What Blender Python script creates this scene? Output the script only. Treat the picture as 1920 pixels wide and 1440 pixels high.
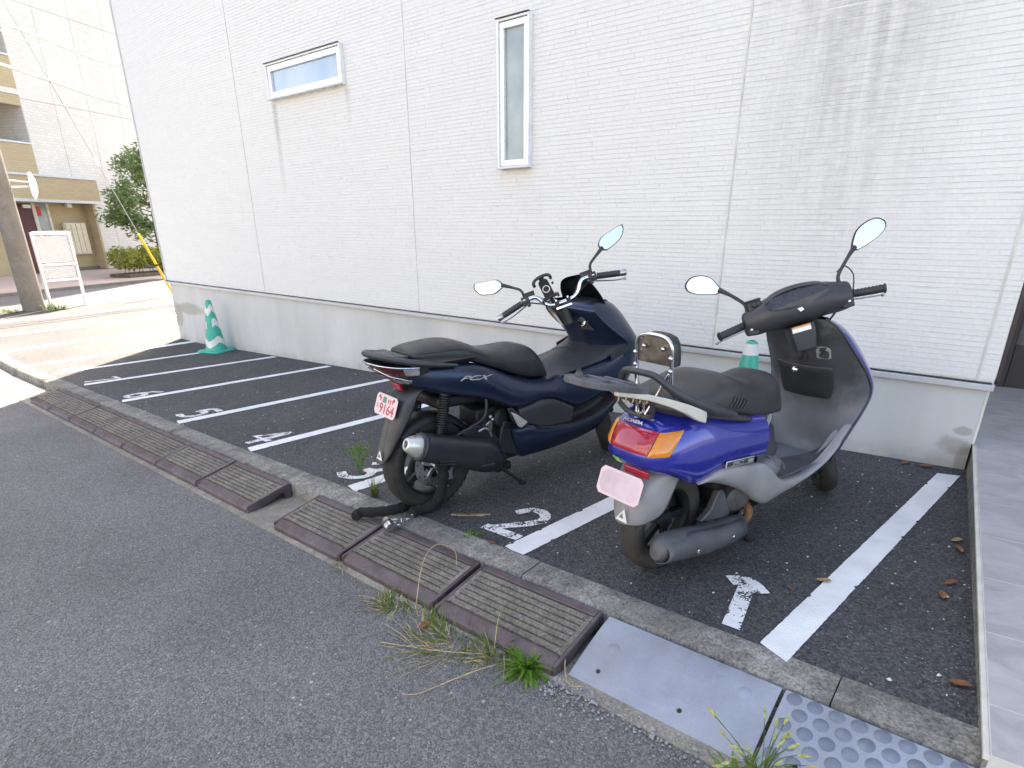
import bpy, bmesh, math, random
from mathutils import Vector, Matrix, Quaternion, noise as mnoise
R = math.radians
random.seed(7)
for o in list(bpy.data.objects): bpy.data.objects.remove(o)
scn = bpy.context.scene
COL = scn.collection

# ------------------------------------------------------------------ camera, sky, sun, exposure
cam_d = bpy.data.cameras.new('camera'); cam = bpy.data.objects.new('camera', cam_d); COL.objects.link(cam)
cam_d.sensor_width = 36; cam_d.lens = 1122 / 1920 * 36
cam_d.shift_x = -10 / 1920; cam_d.shift_y = 140 / 1920
cam_d.clip_start = 0.02; cam_d.clip_end = 1500
cam.location = (0, 0, 1.296); cam.rotation_euler = (R(90 - 21.24), 0, R(39.2))
scn.camera = cam
scn.render.resolution_x = 1024; scn.render.resolution_y = 768
SUN_AZ = Vector((-0.683, 0.730, 0)); SUN_EL = 48.0
w = bpy.data.worlds.new('World'); scn.world = w; w.use_nodes = True
nt = w.node_tree; bg = nt.nodes['Background']
sky = nt.nodes.new('ShaderNodeTexSky'); sky.sky_type = 'NISHITA'; sky.sun_disc = False
sky.sun_elevation = R(SUN_EL); sky.sun_rotation = math.atan2(SUN_AZ.x, SUN_AZ.y)
sky.air_density = 1.0; sky.dust_density = 2.0; sky.ozone_density = 1.0
nt.links.new(sky.outputs[0], bg.inputs[0]); bg.inputs[1].default_value = 0.15
sl = bpy.data.lights.new('sun', 'SUN'); sl.energy = 5.0; sl.angle = R(0.5); sl.color = (1, 0.97, 0.92)
so = bpy.data.objects.new('sun', sl); COL.objects.link(so)
d = Vector((SUN_AZ.x * math.cos(R(SUN_EL)), SUN_AZ.y * math.cos(R(SUN_EL)), math.sin(R(SUN_EL))))
so.rotation_euler = d.to_track_quat('Z', 'Y').to_euler(); so.location = (-12, 14, 14)
vs = scn.view_settings; vs.view_transform = 'Standard'; vs.look = 'None'; vs.gamma = 1; vs.use_curve_mapping = False
vs.exposure = 2.36
vs.use_white_balance = True; vs.white_balance_temperature = 7750; vs.white_balance_tint = 13

# ------------------------------------------------------------------ materials
class NT:
    def __init__(s, name):
        s.m = bpy.data.materials.new(name); s.m.use_nodes = True
        s.t = s.m.node_tree; s.b = s.t.nodes['Principled BSDF']
        s.geo = None; s.tc = None
    def n(s, typ, ins=None, **props):
        nd = s.t.nodes.new(typ)
        for k, v in props.items(): setattr(nd, k, v)
        if ins:
            for k, v in ins.items(): s.set(nd.inputs[k], v)
        return nd
    def set(s, inp, v):
        if isinstance(v, bpy.types.NodeSocket): s.t.links.new(v, inp)
        else:
            if isinstance(v, tuple) and len(v) == 3 and inp.type == 'RGBA': v = v + (1,)
            inp.default_value = v
    def pos(s, world=False):
        if world:
            if not s.geo: s.geo = s.n('ShaderNodeNewGeometry')
            return s.geo.outputs['Position']
        if not s.tc: s.tc = s.n('ShaderNodeTexCoord')
        return s.tc.outputs['Object']
    def noise(s, scale, detail=4, rough=.55, vec=None, dist=0):
        return s.n('ShaderNodeTexNoise', {'Vector': vec or s.pos(), 'Scale': scale, 'Detail': detail, 'Roughness': rough, 'Distortion': dist}).outputs[0]
    def vor(s, scale, vec=None, feature='F1', rnd=1):
        return s.n('ShaderNodeTexVoronoi', {'Vector': vec or s.pos(), 'Scale': scale, 'Randomness': rnd}, feature=feature)
    def ramp(s, fac, stops):
        r = s.n('ShaderNodeValToRGB', {'Fac': fac}); e = r.color_ramp.elements
        while len(e) < len(stops): e.new(.5)
        for i, (p, c) in enumerate(stops):
            e[i].position = p; e[i].color = (c, c, c, 1) if not isinstance(c, tuple) else c + (1,)
        return r.outputs[0]
    def mix(s, fac, a, b, mode='MIX'):
        m = s.n('ShaderNodeMix', data_type='RGBA', blend_type=mode)
        s.set(m.inputs[0], fac); s.set(m.inputs[6], a); s.set(m.inputs[7], b)
        return m.outputs[2]
    def math(s, op, a, b=None, c=None, clamp=False):
        m = s.n('ShaderNodeMath', operation=op, use_clamp=clamp); s.set(m.inputs[0], a)
        if b is not None: s.set(m.inputs[1], b)
        if c is not None: s.set(m.inputs[2], c)
        return m.outputs[0]
    def sep(s, vec): return s.n('ShaderNodeSeparateXYZ', {0: vec}).outputs
    def maprange(s, v, a, b, c=0., d=1.): return s.n('ShaderNodeMapRange', {0: v, 1: a, 2: b, 3: c, 4: d}).outputs[0]
    def scale(s, vec, sc): return s.n('ShaderNodeVectorMath', {0: vec, 1: sc}, operation='MULTIPLY').outputs[0]
    def bump(s, h, strength=.3, dist=.01):
        s.set(s.b.inputs['Normal'], s.n('ShaderNodeBump', {'Height': h, 'Strength': strength, 'Distance': dist}).outputs[0])
    def out(s, color=None, rough=None, metal=None, **kw):
        if color is not None: s.set(s.b.inputs['Base Color'], color)
        if rough is not None: s.set(s.b.inputs['Roughness'], rough)
        if metal is not None: s.set(s.b.inputs['Metallic'], metal)
        for k, v in kw.items(): s.set(s.b.inputs[k.replace('_', ' ')], v)
        return s.m
MAT = {}
def foliage(name, share):
    m = MAT[name]; t = m.node_tree; b = t.nodes['Principled BSDF']; o = [n for n in t.nodes if n.type == 'OUTPUT_MATERIAL'][0]
    tr = t.nodes.new('ShaderNodeBsdfTranslucent'); mx = t.nodes.new('ShaderNodeMixShader'); mx.inputs[0].default_value = share
    t.links.new(b.inputs['Base Color'].links[0].from_socket, tr.inputs[0]); t.links.new(b.outputs[0], mx.inputs[1]); t.links.new(tr.outputs[0], mx.inputs[2]); t.links.new(mx.outputs[0], o.inputs[0])
def M(name, col, rough=.5, metal=0, var=.15, scale=9, bump=0, bscale=90, bdist=.002, rvar=.08, **kw):
    """plain material with uneven tone, gloss and optional grain"""
    t = NT(name); f = t.noise(scale, 5, .6)
    a = tuple(c * (1 - var) for c in col); b = tuple(min(1, c * (1 + var)) for c in col)
    t.out(t.mix(t.ramp(f, [(.3, 0.), (.7, 1.)]), a, b), t.maprange(t.noise(scale * 2.3, 3), .3, .7, max(0, rough - rvar), min(1, rough + rvar)), metal, **kw)
    if bump: t.bump(t.noise(bscale, 4, .6), bump, bdist)
    MAT[name] = t.m
    return t.m

def mat_asphalt(name, lo, hi, cell, speck, bumpd, tint, patch=.25, grit=.35, big=.965):
    t = NT(name); P = t.pos(True)
    v = t.vor(cell, P); c = t.sep(v.outputs['Color'])
    col = t.ramp(c[0], [(0, tuple(lo * q for q in tint)), (.75, tuple((lo * .4 + hi * .6) * q for q in tint)), (1, tuple(hi * q for q in tint))])
    sp = t.math('GREATER_THAN', c[1], speck)
    spn = t.math('MULTIPLY', sp, t.math('LESS_THAN', v.outputs['Distance'], .32))
    col = t.mix(t.math('MULTIPLY', spn, .8), col, (.42, .41, .39))
    v2 = t.vor(62, P); c2 = t.sep(v2.outputs['Color'])
    s2 = t.math('MULTIPLY', t.math('GREATER_THAN', c2[0], big), t.math('LESS_THAN', v2.outputs['Distance'], t.math('MULTIPLY', c2[1], .42)))
    col = t.mix(t.math('MULTIPLY', s2, .75), col, t.mix(c2[2], (.12, .10, .09), (.46, .45, .43)))
    big = t.ramp(t.noise(.9, 6, .62, P), [(.3, 1 - patch), (.72, 1 + patch * .6)])
    col = t.mix(1, col, big, 'MULTIPLY')
    fine = t.ramp(t.noise(260, 3, .7, P), [(.3, 1 - grit), (.7, 1 + grit)])
    col = t.mix(1, col, fine, 'MULTIPLY')
    t.out(col, t.ramp(c[2], [(0, .6), (1, .9)]), 0, Specular_IOR_Level=.35)
    h = t.math('SUBTRACT', t.math('MULTIPLY', c[2], .5), v.outputs['Distance'])
    t.bump(h, .75, bumpd)
    MAT[name] = t.m; return t.m
mat_asphalt('lot_asphalt', .034, .118, 125, .978, .006, (1, 1, 1.04), .3)
mat_asphalt('road_asphalt', .088, .225, 165, .965, .004, (1, .985, .985), .24, big=.93)

def mat_paint(name, cover, fine):
    t = NT(name); P = t.pos(True)
    c = t.mix(t.ramp(t.noise(5, 5, .6, P), [(.35, 0.), (.7, 1.)]), (.66, .66, .65), (.80, .80, .79))
    n1 = t.noise(14, 6, .7, P); v = t.vor(125, P)
    m = t.math('ADD', n1, t.math('MULTIPLY', t.math('SUBTRACT', v.outputs['Distance'], .4), -fine))
    k = t.ramp(m, [(cover, 0.), (cover + .03, 1.)])
    t.out(t.mix(k, (.045, .045, .047), c), .6)
    t.bump(t.math('SUBTRACT', t.math('MULTIPLY', t.sep(v.outputs['Color'])[2], .4), v.outputs['Distance']), .45, .004)
    MAT[name] = t.m
mat_paint('line_paint', .26, .05)
mat_paint('sprayed_paint', .37, .36)

def mat_concrete(name, a, b, pit=.5, lichen=0., moss=0., bump=.5):
    t = NT(name); P = t.pos(True)
    c = t.mix(t.ramp(t.noise(3.2, 8, .65, P), [(.3, 0.), (.7, 1.)]), a, b)
    c = t.mix(1, c, t.ramp(t.noise(95, 5, .7, P), [(.32, 1 - pit), (.6, 1.12)]), 'MULTIPLY')
    c = t.mix(1, c, t.ramp(t.noise(17, 6, .7, P), [(.35, 1 - pit * .45), (.65, 1 + pit * .5)]), 'MULTIPLY')
    if lichen: c = t.mix(t.math('MULTIPLY', t.ramp(t.noise(7, 6, .7, P), [(.6, 0.), (.7, 1.)]), lichen), c, (.26, .20, .08))
    if moss: c = t.mix(t.math('MULTIPLY', t.ramp(t.noise(2.1, 7, .7, P), [(.5, 0.), (.66, 1.)]), moss), c, (.09, .085, .075))
    t.out(c, .88); t.bump(t.noise(120, 5, .7, P), bump, .004)
    MAT[name] = t.m
mat_concrete('kerb_concrete', (.14, .135, .12), (.29, .28, .255), .7, .4, .75, .8)
mat_concrete('gutter_concrete', (.20, .18, .145), (.31, .285, .24), .4, .2, .5, .35)
mat_concrete('ramp_concrete', (.135, .123, .102), (.21, .192, .163), .6, .15, .3, .7)
mat_concrete('groove_dirt', (.075, .06, .045), (.11, .09, .065), .5, 0, .3, .6)
mat_concrete('pole_concrete', (.14, .12, .10), (.19, .165, .14), .2, 0, .2, .2)

def mat_siding():
    t = NT('siding'); P = t.pos(True); x, y, z = t.sep(P)
    rnd = t.n('ShaderNodeNewGeometry').outputs['Random Per Island']
    c = t.mix(rnd, (.648, .640, .618), (.664, .656, .634))
    c = t.mix(1, c, t.ramp(t.noise(55, 4, .6, P), [(.3, .95), (.7, 1.04)]), 'MULTIPLY')
    # rain streaks of soot: broken vertical runs, gathered in two places
    st = t.noise(1, 5, .62, t.scale(P, (16, 1, 1.1)))
    rag = t.noise(1, 4, .7, t.scale(P, (9, 1, 40)))
    def zone(x0, x1, z0, z1, f): 
        a = t.math('MULTIPLY', t.maprange(x, x0, x0 + f), t.maprange(x, x1, x1 - f))
        b = t.math('MULTIPLY', t.maprange(z, z0, z1), t.maprange(z, 3.9, 3.2))
        return t.math('MULTIPLY', a, b, clamp=True)
    m = t.math('MULTIPLY', zone(-1.62, -.35, .75, 2.5, .5), t.ramp(st, [(.30, .12), (.66, 1.)]))
    m2 = t.math('MULTIPLY', t.math('MULTIPLY', t.maprange(x, -6.74, -6.70), t.maprange(x, -6.62, -6.67)), t.math('MULTIPLY', t.maprange(z, 1.6, 2.5), t.maprange(z, 2.56, 2.5)), clamp=True)
    m3 = t.math('MULTIPLY', t.math('MULTIPLY', t.maprange(x, -5.45, -5.41), t.maprange(x, -5.33, -5.38)), t.math('MULTIPLY', t.maprange(z, 2.2, 2.5), t.maprange(z, 2.55, 2.5)), clamp=True)
    m = t.math('MULTIPLY', t.math('MAXIMUM', m, t.math('MULTIPLY', t.math('ADD', m2, t.math('MULTIPLY', m3, .5)), .9)), t.ramp(rag, [(.3, .35), (.62, 1.)]))
    c = t.mix(t.math('MULTIPLY', m, .72, clamp=True), c, (.16, .155, .15))
    t.out(c, .62, 0, Specular_IOR_Level=.3); t.bump(t.noise(150, 4, .6, P), .25, .002)
    MAT['siding'] = t.m
mat_siding()
def mat_foundation():
    t = NT('foundation'); P = t.pos(True); x, y, z = t.sep(P)
    c = t.mix(t.ramp(t.noise(1.4, 6, .6, P), [(.3, 0.), (.7, 1.)]), (.47, .47, .455), (.56, .56, .55))
    c = t.mix(1, c, t.ramp(t.noise(1, 5, .6, t.scale(P, (3, 1, .4))), [(.3, .9), (.7, 1.05)]), 'MULTIPLY')
    zr = t.math('SUBTRACT', z, t.math('MULTIPLY', x, .04))
    base = t.math('MULTIPLY', t.maprange(zr, .10, .0), t.ramp(t.noise(6, 6, .7, P), [(.35, 0.), (.7, 1.)]))
    c = t.mix(t.math('MULTIPLY', base, .55), c, (.22, .20, .17))
    def blot(cx, cz, rx, rz, wob):
        dx = t.math('DIVIDE', t.math('SUBTRACT', x, cx), rx); dz = t.math('DIVIDE', t.math('SUBTRACT', z, cz), rz)
        q = t.math('ADD', t.math('ADD', t.math('MULTIPLY', dx, dx), t.math('MULTIPLY', dz, dz)), t.math('MULTIPLY', t.math('SUBTRACT', t.noise(wob, 5, .65, P), .5), 2.2))
        return t.maprange(q, 1.0, .45)
    for a in ((-9.7, .12, .5, .10, 3), (-10.2, .0, .2, .2, 4), (-.10, .13, .10, .06, 9), (-.04, .05, .05, .12, 12), (-.07, .22, .05, .03, 12)):
        c = t.mix(t.math('MULTIPLY', blot(*a), .5, clamp=True), c, (.20, .185, .15))
    t.out(c, .85); t.bump(t.noise(45, 6, .6, P), .2, .004); MAT['foundation'] = t.m
mat_foundation()
def mat_tile(name, a, b):
    t = NT(name); P = t.pos(True)
    n = t.noise(3.5, 8, .68, t.scale(P, (1, 1.7, 1)), 1.2)
    c = t.mix(t.ramp(n, [(.3, 0.), (.7, 1.)]), a, b)
    t.out(c, .5); t.bump(t.noise(60, 5, .6, P), .12, .002); MAT[name] = t.m
mat_tile('porch_tile_stone', (.29, .27, .265), (.46, .435, .43))
def mat_iron():
    t = NT('ramp_iron'); P = t.pos(True)
    c = t.mix(t.ramp(t.noise(8, 7, .65, P), [(.35, 0.), (.68, 1.)]), (.072, .053, .056), (.125, .104, .115))
    c = t.mix(t.math('MULTIPLY', t.ramp(t.noise(3, 7, .7, P), [(.5, 0.), (.7, 1.)]), .6), c, (.085, .038, .022))
    x, y, z = t.sep(P)
    # raised chequer on the nose
    a = t.math('SINE', t.math('MULTIPLY', t.math('ADD', x, y), 330)); b = t.math('SINE', t.math('MULTIPLY', t.math('SUBTRACT', x, y), 330))
    t.out(c, t.maprange(t.noise(30, 4, .6, P), .3, .7, .38, .62), .35)
    t.bump(t.math('ADD', t.math('MULTIPLY', a, b), t.noise(120, 4, .6, P)), .35, .002); MAT['ramp_iron'] = t.m
mat_iron()
def mat_plate():
    t = NT('ramp_sheet'); P = t.pos(True)
    c = t.mix(t.ramp(t.noise(5, 6, .6, P), [(.3, 0.), (.7, 1.)]), (.20, .225, .275), (.275, .305, .36))
    sc = t.noise(1, 6, .75, t.scale(P, (3, 60, 3)))
    c = t.mix(t.math('MULTIPLY', t.ramp(sc, [(.58, 0.), (.68, 1.)]), .35), c, (.34, .34, .35))
    dirt = t.ramp(t.noise(2.3, 7, .7, P), [(.5, 0.), (.75, 1.)])
    c = t.mix(t.math('MULTIPLY', dirt, .45), c, (.17, .15, .13))
    c = t.mix(1, c, t.ramp(t.noise(300, 3, .6, P), [(.3, .88), (.7, 1.1)]), 'MULTIPLY')
    t.out(c, .55, .1); t.bump(t.noise(130, 4, .6, P), .15, .002); MAT['ramp_sheet'] = t.m
mat_plate()
M('sheet_dot', (.145, .17, .215), .5, .1, .2, 20)
def mat_faded():
    t = NT('faded_plastic')
    c = t.mix(t.ramp(t.noise(4.5, 6, .62), [(.35, 0.), (.7, 1.)]), (.042, .044, .051), (.135, .14, .155))
    z = t.sep(t.pos())[2]; worn = t.math('ADD', z, t.math('MULTIPLY', t.math('SUBTRACT', t.noise(6, 6, .65), .5), .5))
    c = t.mix(t.maprange(worn, .50, .72), t.mix(.55, c, (.165, .17, .185)), t.mix(.6, c, (.026, .027, .030)))
    c = t.mix(t.math('MULTIPLY', t.ramp(t.noise(11, 7, .7), [(.55, 0.), (.8, 1.)]), .5), c, (.24, .24, .245))
    t.out(c, t.maprange(t.noise(7, 4), .3, .7, .42, .62)); t.bump(t.noise(400, 2), .12, .001); MAT['faded_plastic'] = t.m
mat_faded()
M('skirt_grey', (.26, .255, .26), .5, .15, .18, 5, .08, 300)
M('blue_paint', (.014, .021, .27), .22, .25, .05, 3, Coat_Weight=1.0, Coat_Roughness=.04, rvar=.05)
M('navy_paint', (.012, .024, .056), .30, .45, .05, 4, rvar=.03, Coat_Weight=.35, Coat_Roughness=.25)
M('black_plastic', (.022, .022, .024), .5, 0, .3, 6, .12, 420, .001)
M('floor_grey', (.062, .063, .068), .55, 0, .4, 9, .2, 260)
M('dark_plastic', (.035, .036, .040), .45, 0, .3, 6, .12, 420, .001)
M('weathered_grey', (.085, .086, .096), .7, 0, .4, 14, .3, 130)
M('seat_vinyl', (.022, .022, .024), .42, 0, .3, 7, .25, 330, .0015)
M('seat_faded', (.034, .032, .032), .45, 0, .5, 5, .25, 330, .0015)
M('rubber', (.022, .020, .019), .8, 0, .35, 12, .3, 200)
M('dusty_rubber', (.040, .034, .030), .85, 0, .35, 9, .3, 200)
M('chrome', (.62, .62, .63), .12, 1, .1, 14)
M('rusty_chrome', (.24, .22, .19), .36, 1, .45, 16, .2, 160)
M('alloy', (.42, .42, .43), .33, 1, .15, 12, .1, 150)
M('silver_paint', (.55, .545, .52), .34, .6, .1, 8)
M('rack_silver', (.55, .52, .46), .45, .1, .12, 8)
M('muffler_black', (.020, .021, .024), .42, 0, .3, 8, .15, 300)
M('muffler_grey', (.070, .072, .080), .5, .1, .3, 7, .15, 220)
M('rust', (.17, .075, .03), .85, 0, .5, 25, .4, 150)
M('engine_black', (.014, .014, .015), .55, .2, .4, 14, .3, 120)
M('engine_grey', (.10, .10, .105), .55, .4, .4, 14, .3, 120)
M('red_lens', (.33, .012, .03), .12, 0, .12, 6, Coat_Weight=.6, Coat_Roughness=.03)
M('dark_red_lens', (.06, .006, .010), .1, 0, .3, 9, Coat_Weight=1.0, Coat_Roughness=.03)
M('amber_lens', (.62, .20, .008), .14, 0, .15, 22, .25, 160, Coat_Weight=.6, Coat_Roughness=.03)
M('clear_lens', (.34, .34, .36), .08, .3, .4, 20, Coat_Weight=1.0, Coat_Roughness=.02)
M('smoked_screen', (.010, .011, .014), .06, 0, .2, 5, Coat_Weight=.6)
M('gauge_glass', (.035, .035, .04), .3, 0, .5, 30)
M('pink_plate', (.66, .50, .53), .4, 0, .05, 5)
M('pale_pink', (.55, .43, .47), .5, 0, .18, 7)
M('plate_red', (.45, .05, .06), .4)
M('plate_green', (.05, .22, .12), .4)
M('white_sticker', (.72, .72, .70), .4, 0, .05)
M('orange_sticker', (.65, .26, .07), .4, 0, .05)
M('green_sticker', (.30, .55, .12), .4, 0, .2, 30)
M('black_ink', (.02, .02, .02), .5)
M('cone_green', (.014, .36, .26), .42, 0, .12, 6, .1, 90)
M('cone_white', (.66, .66, .64), .5, 0, .12, 8)
M('chain_fabric', (.012, .012, .013), .95, 0, .4, 40, 1., 260, .008)
M('white_metal', (.70, .69, .68), .4, .1, .06, 5)
M('sash_white', (.76, .76, .76), .3, .1, .04, 5)
M('sash_dark', (.035, .032, .040), .35, .3, .15, 5)
M('trim_metal', (.55, .55, .56), .4, .15, .08, 3)
M('joint_sealant', (.60, .585, .535), .7)
M('mortar', (.62, .615, .59), .85)
M('inside_dark', (.05, .05, .05), .9)
M('grout', (.55, .54, .51), .8)
M('curb_trim', (.60, .58, .50), .5)
M('yellow_cover', (.68, .42, .015), .45, 0, .1)
M('cable', (.30, .30, .30), .6)
M('pale_cable', (.55, .55, .54), .5)
M('leaf', (.060, .105, .020), .55, 0, .55, 8)
M('hedge_leaf', (.27, .29, .05), .5, 0, .5, 5)
M('tree_leaf', (.20, .28, .11), .5, 0, .5, 2)
M('grass_green', (.12, .185, .03), .55, 0, .5, 40)
M('grass_fresh', (.12, .25, .028), .5, 0, .4, 40)
M('grass_dry', (.37, .29, .15), .7, 0, .4, 40)
M('seed', (.32, .34, .12), .8, 0, .4, 60)
M('bark', (.10, .075, .05), .9, 0, .4, 12, .6, 40)
M('dead_leaf', (.22, .085, .03), .7, 0, .5, 30)
M('tan_leaf', (.34, .23, .10), .7, 0, .4, 30)
M('bark_chip', (.36, .26, .14), .8, 0, .3, 30)
M('pebble', (.24, .24, .238), .8, 0, .45, 40)
M('white_pebble', (.60, .59, .56), .8, 0, .2, 20)
M('earth', (.12, .08, .05), .95, 0, .4, 12, .6, 60)
for n_ in ('leaf', 'hedge_leaf', 'tree_leaf', 'grass_green', 'grass_fresh'): foliage(n_, .45)
def mat_mirror():
    t = NT('mirror_glass'); t.out((.43, .445, .465), .015, 1.0); MAT['mirror_glass'] = t.m
mat_mirror()
def mat_glass(name, a, b, rough, sc):
    t = NT(name); P = t.pos(True)
    t.out(t.mix(t.ramp(t.noise(sc, 3, .5, P), [(.35, 0.), (.65, 1.)]), a, b), rough, 0, Coat_Weight=1.0, Coat_Roughness=.02)
    MAT[name] = t.m
mat_glass('sky_painted_glass', (.22, .30, .41), (.33, .39, .46), .2, 2.2)  # blue of the reflected sky painted into the pane colour, over a pale curtain tone
mat_glass('frosted_glass', (.21, .25, .245), (.30, .335, .325), .25, 3)
mat_glass('door_glass', (.03, .035, .036), (.12, .12, .11), .05, 2.5)
def mat_tilewall(name, a, b, mortar, bw, bh):
    t = NT(name); x_, y_, z_ = t.sep(t.pos()); P = t.n('ShaderNodeCombineXYZ', {0: t.math('ADD', x_, y_), 1: z_}).outputs[0]
    br = t.n('ShaderNodeTexBrick', {'Vector': P, 'Color1': a, 'Color2': b, 'Mortar': mortar, 'Scale': 1.0, 'Mortar Size': .012, 'Brick Width': bw, 'Row Height': bh})
    c = t.mix(1, br.outputs[0], t.ramp(t.noise(.5, 5, .6), [(.3, .9), (.7, 1.06)]), 'MULTIPLY')
    t.out(c, .7); MAT[name] = t.m
mat_tilewall('pale_tile_wall', (.62, .57, .50), (.69, .64, .57), (.585, .535, .47), .20, .10)
mat_tilewall('tan_tile_wall', (.42, .32, .18), (.46, .355, .21), (.385, .295, .17), .30, .08)
mat_tilewall('apron_tile', (.40, .30, .25), (.47, .36, .31), (.34, .30, .27), .30, .30)
M('maroon_door', (.085, .025, .03), .4, 0, .15)
M('beige_frame', (.55, .50, .42), .5)
M('mail_steel', (.52, .47, .36), .4, .3, .06)
M('notice_red', (.50, .03, .03), .5)
M('board_grey', (.50, .48, .46), .7, 0, .1, 12)
M('board_stain', (.16, .14, .12), .8, 0, .3, 12)
M('house_wall', (.60, .57, .52), .8, 0, .05, 2)
M('roof_grey', (.12, .12, .13), .8)
M('sacks', (.50, .47, .46), .8, 0, .2, 12)

# ------------------------------------------------------------------ mesh helpers
def V(*a): return Vector(a)
def catmull(pts, n=6):
    P = [Vector(p) for p in pts]; out = []
    for i in range(len(P) - 1):
        p0 = P[max(i - 1, 0)]; p1 = P[i]; p2 = P[i + 1]; p3 = P[min(i + 2, len(P) - 1)]
        for k in range(n):
            t = k / n
            out.append(.5 * ((2 * p1) + (p2 - p0) * t + (2 * p0 - 5 * p1 + 4 * p2 - p3) * t * t + (3 * p1 - p0 - 3 * p2 + p3) * t ** 3))
    out.append(P[-1]); return out
def interp(tab, x):
    """smooth table lookup [(x, y)...]"""
    if x <= tab[0][0]: return tab[0][1]
    for i in range(len(tab) - 1):
        if x <= tab[i + 1][0]:
            (x1, y1), (x2, y2) = tab[i], tab[i + 1]
            x0, y0 = tab[i - 1] if i else (2 * x1 - x2, 2 * y1 - y2)
            x3, y3 = tab[i + 2] if i + 2 < len(tab) else (2 * x2 - x1, 2 * y2 - y1)
            m1 = (y2 - y0) / (x2 - x0); m2 = (y3 - y1) / (x3 - x1)
            h = x2 - x1; t = (x - x1) / h
            return (2*t**3-3*t*t+1)*y1 + (t**3-2*t*t+t)*h*m1 + (-2*t**3+3*t*t)*y2 + (t**3-t*t)*h*m2
    return tab[-1][1]
class MB:
    def __init__(s): s.v = []; s.f = []; s.mi = []; s.T = None
    def add(s, vs, fs, mi=0):
        b = len(s.v)
        s.v += [s.T @ Vector(p) if s.T else Vector(p) for p in vs]
        s.f += [tuple(i + b for i in f) for f in fs]; s.mi += [mi] * len(fs); return s
    def box(s, c, size, rot=None, mi=0, taper=1.0):
        x, y, z = (q / 2 for q in size); c = Vector(c)
        vs = [V(sx * x * (taper if sz > 0 else 1), sy * y * (taper if sz > 0 else 1), sz * z) for sz in (-1, 1) for sy in (-1, 1) for sx in (-1, 1)]
        if rot is not None: vs = [rot @ p for p in vs]
        return s.add([c + p for p in vs], [(0, 2, 3, 1), (4, 5, 7, 6), (0, 1, 5, 4), (2, 6, 7, 3), (0, 4, 6, 2), (1, 3, 7, 5)], mi)
    def loft(s, rings, closed=True, caps=True, mi=0):
        n = len(rings[0]); vs = [p for r in rings for p in r]; fs = []
        for i in range(len(rings) - 1):
            for j in range(n if closed else n - 1):
                k = (j + 1) % n; fs.append((i * n + j, i * n + k, (i + 1) * n + k, (i + 1) * n + j))
        if caps and closed: fs += [tuple(range(n - 1, -1, -1)), tuple((len(rings) - 1) * n + j for j in range(n))]
        return s.add(vs, fs, mi)
    def tube(s, pts, r, seg=8, smooth=0, caps=True, flat=None, mi=0):
        P = catmull(pts, smooth) if smooth else [Vector(p) for p in pts]
        n = len(P); rr = (lambda i: r) if not hasattr(r, '__len__') else (lambda i: r[min(len(r) - 1, int(i / max(1, n - 1) * (len(r) - 1)))] + (r[min(len(r) - 1, int(i / max(1, n - 1) * (len(r) - 1)) + 1)] - r[min(len(r) - 1, int(i / max(1, n - 1) * (len(r) - 1)))]) * ((i / max(1, n - 1) * (len(r) - 1)) % 1))
        up = Vector((0, 0, 1)); rings = []; u = None
        for i, p in enumerate(P):
            t = (P[min(i + 1, n - 1)] - P[max(i - 1, 0)]).normalized()
            if u is None:
                u = up - t * up.dot(t)
                if u.length < .05: u = V(1, 0, 0) - t * t.x
            else: u = u - t * u.dot(t)
            u.normalize(); w = t.cross(u); q = rr(i)
            fx, fy = flat or (1, 1)
            rings.append([p + w * (math.cos(a) * q * fx) + u * (math.sin(a) * q * fy) for a in (2 * math.pi * j / seg for j in range(seg))])
        return s.loft(rings, True, caps, mi)
    def lathe(s, prof, o=(0, 0, 0), axis=(0, 0, 1), seg=24, caps=False, mi=0, sx=1, sy=1):
        o = Vector(o); a = Vector(axis).normalized(); u = a.orthogonal().normalized(); w = a.cross(u)
        return s.loft([[o + a * h + u * (math.cos(t) * r * sx) + w * (math.sin(t) * r * sy) for t in (2 * math.pi * j / seg for j in range(seg))] for r, h in prof], True, caps, mi)
    def prism(s, pts, vec, mi=0):
        vec = Vector(vec); A = [Vector(p) for p in pts]; n = len(A)
        return s.add(A + [p + vec for p in A], [tuple(range(n - 1, -1, -1)), tuple(range(n, 2 * n))] + [(i, (i + 1) % n, n + (i + 1) % n, n + i) for i in range(n)], mi)
    def grid(s, rows, mi=0): return s.loft(rows, False, False, mi)
    def sphere(s, c, r, seg=10, sc=(1, 1, 1)):
        c = Vector(c); rings = []
        for i in range(1, seg): 
            a = math.pi * i / seg
            rings.append([c + V(math.sin(a) * math.cos(b) * r * sc[0], math.sin(a) * math.sin(b) * r * sc[1], math.cos(a) * r * sc[2]) for b in (2 * math.pi * j / (seg * 2) for j in range(seg * 2))])
        return s.loft(rings)
    def build(s, name, mat, parent=None, smooth=True, sub=0, bevel=0, solid=0, angle=50, kind=None, seg=2):
        me = bpy.data.meshes.new(name); me.from_pydata([tuple(p) for p in s.v], [], s.f)
        mats = mat if isinstance(mat, (list, tuple)) else [mat]
        for m in mats: me.materials.append(MAT[m])
        if len(mats) > 1: me.polygons.foreach_set('material_index', s.mi)
        bm = bmesh.new(); bm.from_mesh(me); bmesh.ops.recalc_face_normals(bm, faces=bm.faces); bm.to_mesh(me); bm.free()
        if smooth:
            me.polygons.foreach_set('use_smooth', [True] * len(me.polygons))
            if not sub: me.set_sharp_from_angle(angle=R(angle))
        me.update()
        o = bpy.data.objects.new(name, me); COL.objects.link(o)
        if parent: o.parent = parent
        if solid:
            m = o.modifiers.new('solid', 'SOLIDIFY'); m.thickness = abs(solid); m.offset = -1 if solid > 0 else 1
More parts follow.
